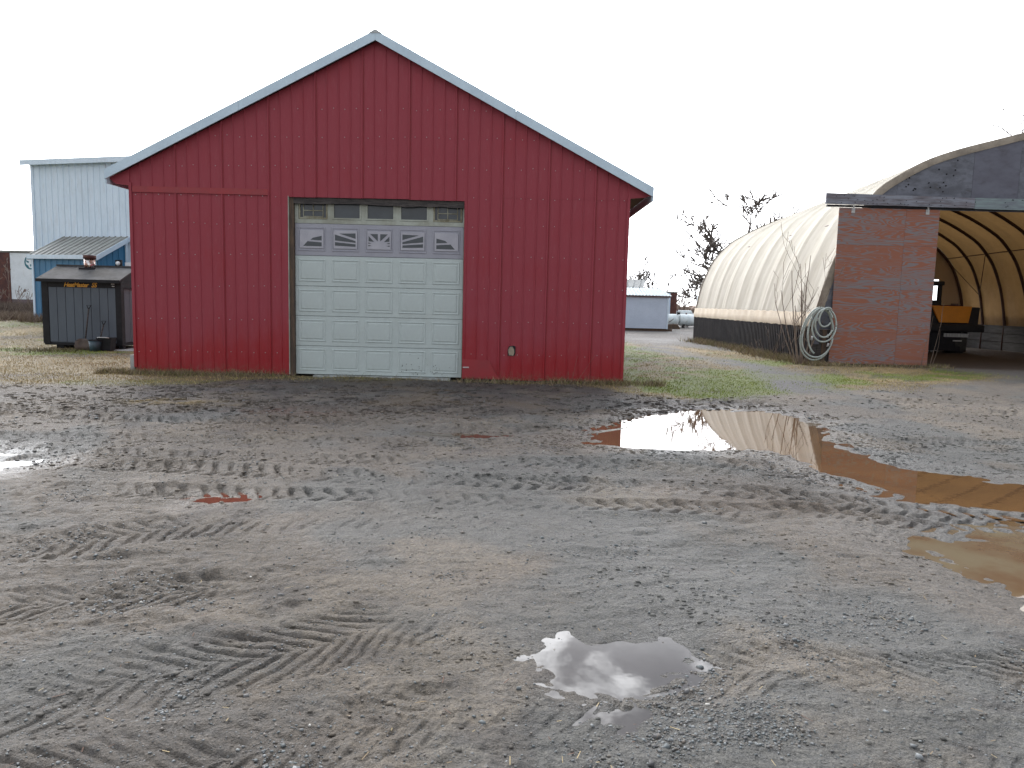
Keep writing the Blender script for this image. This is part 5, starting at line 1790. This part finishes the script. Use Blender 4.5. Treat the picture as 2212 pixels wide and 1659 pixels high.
for i in range(nx_ + 1):
    x_ = 2.5 + (9.62 - 2.5) * i / nx_
    dz = 0.018 * math.sin(i * pi / 2 * 1.0)
    xr = x_ - 0.35 * max(0, (x_ - 8.0) / 1.62)
    vs += [(x_, 45.75, 2.17 + dz), (xr, 47.7, 2.66 + dz), (x_, 49.7, 2.2 + dz)]
for i in range(nx_):
    fs += [(i * 3, i * 3 + 3, i * 3 + 4, i * 3 + 1), (i * 3 + 1, i * 3 + 4, i * 3 + 5, i * 3 + 2)]
mb.add(vs, fs)
mb.build('roof', 'bright_roof', sh)
for y_ in (46.1, 47.8, 49.3):
    MB(SO).box(2.5, 9.8 if y_ < 46.5 else 9.5, y_, y_ + 0.14, 0.0, 0.14).build('skid', 'wood_brown', sh)

GO = (7.0, 54.0, 0)
gs = thing('metal_roof_shed', 'grey ribbed roof shed standing behind the pale blue shed', 'shed', GO)
MB(GO).box(3.5, 9.5, 54.2, 58, 0, 2.75).build('wall', 'wood_grey2', gs)
mb = MB(GO)
mb.hexa([(3.4, 53.9, 2.75), (9.25, 53.9, 2.75), (9.25, 53.9, 2.80), (3.4, 53.9, 2.80)], [(3.4, 57, 3.42), (9.9, 57, 3.42), (9.9, 57, 3.47), (3.4, 57, 3.47)])
for k in range(13):
    xx = 3.5 + k * 0.45
    x2_ = 3.5 + (xx - 3.5) * 1.11
    mb.hexa([(xx, 53.88, 2.80), (xx + 0.1, 53.88, 2.80), (xx + 0.08, 53.88, 2.86), (xx + 0.02, 53.88, 2.86)], [(x2_, 56.99, 3.47), (x2_ + 0.1, 56.99, 3.47), (x2_ + 0.08, 56.99, 3.53), (x2_ + 0.02, 56.99, 3.53)])
mb.build('roof', 'grey_roof', gs)

BXO = (11.3, 56.2, 0)
cn_ = thing('box_trailer', 'rusty brown and pale teal box trailer beyond the pale blue shed', 'trailer', BXO)
MB(BXO).box(9.3, 11.72, 56.2, 60, 0.95, 2.52).build('side', 'white_steel', cn_)
MB(BXO).box(11.722, 12.2, 56.18, 60, 0.75, 2.55).build('end_post', 'rust', cn_)
MB(BXO).box(9.3, 12.25, 56.15, 60, 2.56, 2.62).build('roof', 'rail', cn_)
MB(BXO).box(9.3, 12.1, 56.4, 60, 0.5, 0.74).build('frame', 'black_metal', cn_)
for xx in (10.0, 11.2):
    MB(BXO).tube([(xx, 56.5, 0.3), (xx, 56.8, 0.3)], 0.36, 14).build('wheel', 'rubber', cn_)


def tank(x0, x1, y_, zc, r_, label, legs=True):
    o_ = (x0, y_, 0)
    t__ = thing('fuel_tank', label, 'tank', o_, group='white fuel tanks')
    pts_, rr = [], []
    for a_ in (0, 25, 50, 75, 90):
        pts_.append((x0 + 0.14 * (1 - cos(radians(90 - a_)) * 1.0) * 1.0, y_, zc)); rr.append(max(0.02, r_ * sin(radians(a_))))
    pts_ = [(x0 + 0.14 * (1 - sin(radians(a_))), y_, zc) for a_ in (0, 25, 50, 75, 90)][::-1]
    pts_ = [(x0 + 0.15 * (1 - cos(radians(a_))), y_, zc) for a_ in (0, 25, 50, 75, 90)]
    rr = [max(0.02, r_ * sin(radians(a_))) for a_ in (3, 25, 50, 75, 90)]
    pts_ += [(x1 - 0.15 * (1 - cos(radians(a_))), y_, zc) for a_ in (90, 75, 50, 25, 0)]
    rr += [max(0.02, r_ * sin(radians(a_))) for a_ in (90, 75, 50, 25, 3)]
    MB(o_).tube(pts_, rr, 20).build('shell', 'tank', t__)
    MB(o_).tube([(x0 + 0.6, y_, zc + r_ - 0.01), (x0 + 0.6, y_, zc + r_ + 0.08)], 0.06, 8).build('filler_cap', 'rust', t__)
    if legs:
        for xx in (x0 + 0.35, x1 - 0.45):
            MB(o_).box(xx, xx + 0.12, y_ - r_ * 0.7, y_ + r_ * 0.7, -0.02, zc - r_ * 0.72).build('saddle', 'wood_dark', t__)
    return t__


tank(11.85, 16.2, 54.0, 0.58, 0.42, 'large dirty white tank nearest the black corrugated wall')
tank(9.6, 11.75, 53.4, 0.60, 0.40, 'shorter white tank half hidden by the pale blue shed')
tank(9.8, 13.75, 57.6, 0.86, 0.40, 'rearmost white tank behind the other two')
pu = thing('fuel_pump', 'dark fuel pump with hoses on the white tank', 'pump', (11.75, 53.35, 0.98))
PO = (11.75, 53.35, 0.98)
MB(PO).box(11.66, 11.84, 53.25, 53.43, 0.98, 1.20).build('body', 'black_metal', pu)
MB(PO).tube([(11.75, 53.2, 1.2), (11.75, 53.32, 1.2)], 0.10, 12).build('meter', 'white_paint', pu)
MB(PO).box(11.60, 11.80, 53.28, 53.4, 1.205, 1.32).build('handle', 'rust', pu)
MB(PO).tube([(11.68, 53.25, 1.0), (11.3, 53.0, 0.62), (11.0, 52.9, 0.42)], 0.022, 6).build('hose', 'rubber', pu)
MB(PO).tube([(11.82, 53.25, 1.0), (11.78, 52.95, 0.5), (11.6, 52.9, 0.1)], 0.022, 6).build('hose', 'rubber', pu)
tag(MB((13.45, 53.0, 0)).tube([(13.45, 55.0, -0.1), (13.45, 55.0, 2.35)], 0.05, 8).build('post', 'tank'), 'thin white upright pole behind the white tanks', 'post')
tag(MB((10.3, 51.5, 0)).hexa([(9.5, 51.2, 0.0), (11.4, 51.0, 0.0), (11.4, 51.4, 0.0), (9.5, 51.6, 0.0)], [(9.5, 51.2, 0.26), (11.2, 51.0, 0.34), (11.2, 51.4, 0.34), (9.5, 51.6, 0.26)]).build('timber', 'wood_brown'),
    'low brown timber on the ground before the tanks', 'timber')


# ---------------------------------------------------------------- bare trees, saplings, brush
def grow(mb_, p, d, L, r, depth, rg, gravity=0.0, spread=0.6, kids=(2, 4), segs=5, minr=0.006, wob=0.25, decay=(0.5, 0.8)):
    pts_, rr = [p.copy()], [r]
    q, dd = p.copy(), d.normalized()
    for i in range(segs):
        dd = (dd + Vector((rg.gauss(0, wob), rg.gauss(0, wob), rg.gauss(0, wob * 0.7) + gravity)) * 0.5).normalized()
        q = q + dd * (L / segs)
        pts_.append(q.copy())
        rr.append(max(minr, r * (1 - 0.62 * (i + 1) / segs)))
    mb_.tube(pts_, rr, 5 if r > 0.03 else 4, caps=False)
    if depth <= 0:
        return
    for _ in range(rg.randint(*kids)):
        i = rg.randint(max(1, segs // 3), segs)
        ax = Vector((rg.gauss(0, 1), rg.gauss(0, 1), rg.gauss(0.35, 0.8))).normalized()
        nd = (dd * (1 - spread) + ax * spread).normalized()
        grow(mb_, pts_[i], nd, L * rg.uniform(*decay), max(minr, rr[i] * rg.uniform(0.5, 0.8)), depth - 1, rg, gravity, spread, kids, segs, minr, wob, decay)


def tree(x_, y_, label, H, seed, limbs, r0=0.22, name='bare_tree', m_='bark', depth=4, group=None, minr=0.012, z0=0.0, cat='tree', kids=(2, 4), trunk_h=0.3, decay=(0.5, 0.8)):
    rg = random.Random(seed)
    t__ = thing(name, label, cat, (x_, y_, z0), group=group)
    tm = MB()
    top = Vector((rg.uniform(-.3, .3), 0, H * trunk_h))
    tm.tube([(0, 0, -0.2), (0.03, 0, H * trunk_h * 0.5), tuple(top)], [r0, r0 * 0.8, r0 * 0.65], 8)
    tm.build('trunk', m_, t__)
    cm = MB()
    for (dx_, dy_, dz_, L) in limbs:
        grow(cm, top, Vector((dx_, dy_, dz_)), L, r0 * 0.5, depth, rg, 0.03, 0.5, kids, 5, minr, 0.3, decay)
    cm.build('crown', m_, t__)
    return t__


tree(18.5, 60, 'large bare tree with crooked limbs rising behind the cream hoop building', 10, 5,
     [(-0.85, 0, 0.45, 4.2), (-0.35, 0.1, 1, 4.4), (0.05, -0.1, 1, 5.2), (0.4, 0.1, 1.0, 4.9), (-0.95, 0.1, 0.1, 3.4)], r0=0.42, minr=0.044, kids=(4, 6), depth=3, decay=(0.38, 0.66))
tree(13.1, 76, 'small bare tree above the grey ribbed roof', 5.8, 11, [(-0.2, 0, 1, 2.2), (0.25, 0, 1, 2.4), (0.0, 0.1, 1, 2.4)], r0=0.16, minr=0.028)
tree(15.3, 78, 'low bare tree right of the grey ribbed roof', 4.6, 12, [(-0.2, 0, 1, 1.8), (0.35, 0, 1, 2.0)], r0=0.14, minr=0.028)
tree(18.6, 75, 'bare crooked tree behind the white tanks', 5.4, 14, [(-0.2, 0, 1, 2.2), (0.2, 0, 1, 2.4), (0.5, 0, 0.7, 2.0)], r0=0.16, minr=0.028)
tree(35.6, 50, 'bare treetop over the hoop building at the right edge', 14.0, 15, [(-0.3, 0, 1, 4.2), (0.0, 0, 1, 4.8), (0.4, 0, 1, 4.0)], r0=0.3, minr=0.016, trunk_h=0.62)
tree(-24.6, 39.2, 'twiggy bare bush showing left of the white building', 3.9, 16, [(0.1, 0, 1, 0.9), (0.35, 0, 1, 0.9)], depth=2, trunk_h=0.75, r0=0.05, minr=0.010, z0=0.3, m_='twig')


def sapling(x_, y_, label, stems, seed, z0=0.0, rs=0.016, depth=2, m_='twig', name='sapling', cat='sapling', minr=0.0045):
    rg = random.Random(seed)
    t__ = thing(name, label, cat, (x_, y_, z0))
    for (sx_, dx_, dy_, L) in stems:
        cm = MB()
        grow(cm, Vector((sx_, rg.uniform(-0.05, 0.05), -0.05)), Vector((dx_, dy_, 1)), L, rs, depth, rg, 0.10, 0.42, (2, 3), 7, minr, 0.10, (0.3, 0.5))
        cm.build('stem', m_, t__)
    return t__


sapling(8.12, 21.0, 'leafless multi stemmed sapling growing in front of the cream cover beside the hose',
        [(-0.12, -0.30, 0, 2.2), (-0.08, -0.12, 0, 2.7), (0.0, 0.0, 0.0, 2.3), (0.06, 0.08, 0, 3.1), (0.1, 0.16, 0, 2.5), (-0.05, -0.2, 0, 1.7), (0.12, 0.26, 0, 2.0), (0.03, 0.03, 0.05, 2.8), (-0.15, -0.42, 0, 1.9), (0.14, 0.10, 0, 1.6)], 21, z0=0.03, rs=0.019)
sapling(11.62, 20.75, 'few thin bare stems growing in front of the plywood door', [(-0.2, -0.04, 0, 1.1), (-0.02, 0.16, 0, 1.3), (0.05, 0.32, 0, 0.9)], 23, z0=0.04, rs=0.010, depth=1)
sapling(-26.0, 38.6, 'brown leafless brush growing against the white trailer', [(0, 0, 0, 1.9), (0.4, 0.1, 0, 1.5), (-0.5, -0.1, 0, 1.4), (0.8, 0.2, 0, 1.2), (-1.0, 0.1, 0, 1.5), (1.3, 0.1, 0, 1.3), (-1.7, 0.1, 0, 1.2), (0.6, -0.3, 0, 1.3), (-0.3, 0.3, 0, 1.2)], 24,
        z0=0.36, rs=0.016, depth=4, name='bush', cat='bush', minr=0.009, m_='brush')
sapling(1.25, 14.72, 'thin dry stalks leaning on the barn wall near its right corner', [(0, 0.45, 0.03, 0.75), (-0.08, 0.25, 0.03, 0.62), (-0.15, 0.1, 0.03, 0.3)], 25, rs=0.004, depth=0, name='dry_stalks', cat='weeds', minr=0.0018, m_='brush')
sapling(8.0, 22.9, 'tangle of brown twigs at the foot of the black wall', [(q * 0.14 - 0.5, rnd.uniform(-.5, .5), rnd.uniform(-.3, .3), rnd.uniform(.4, .8)) for q in range(8)], 26, rs=0.007, depth=2, name='bush', cat='bush', minr=0.004, m_='brush')

blades(26000, 36.5, 41.9, 'dead_weeds', 0.55, dens=lambda x, y: 0.8 + 0 * x, xr=(-33, -17.5), colour=[(0.12, 0.09, 0.07), (0.09, 0.065, 0.055), (0.17, 0.13, 0.10)],
       label='dark tall weeds along the wheels of the white trailer', lean=0.8)
# far wood line
R2 = random.Random(5)
mb = MB()
for k in range(420):
    x_ = R2.uniform(-120, 150)
    y_ = R2.uniform(125, 170)
    hh = R2.uniform(2.0, 5.5)
    for s_ in range(4):
        dx_ = R2.uniform(-1.4, 1.4)
        mb.tube([(x_, y_, -0.2), (x_ + dx_ * 0.4, y_, hh * 0.5), (x_ + dx_, y_, hh * R2.uniform(.8, 1))], [0.10, 0.07, 0.03], 3, caps=False)
        for q in range(5):
            f_ = R2.uniform(0.3, 0.95)
            px_, pz_ = x_ + dx_ * f_, hh * f_
            mb.tube([(px_, y_, pz_), (px_ + R2.uniform(-1, 1), y_ + R2.uniform(-1, 1), pz_ + R2.uniform(0.3, 1.3))], [0.05, 0.02], 3, caps=False)
mb.build('far_wood', 'brush', None, kind='stuff', label='low leafless wood along the far horizon', category='wood')
mb = MB()
for k in range(240):
    x_ = -200 + k * 1.9
    mb.tube([(x_, 172, -0.3), (x_ + R2.uniform(-1, 1), 172 + R2.uniform(-4, 4), R2.uniform(1.2, 2.6))], [R2.uniform(1.5, 2.6), 0.4], 6)
mb.build('far_hedge', 'brush', None, kind='stuff', label='dense brown brush at the far horizon', category='wood')
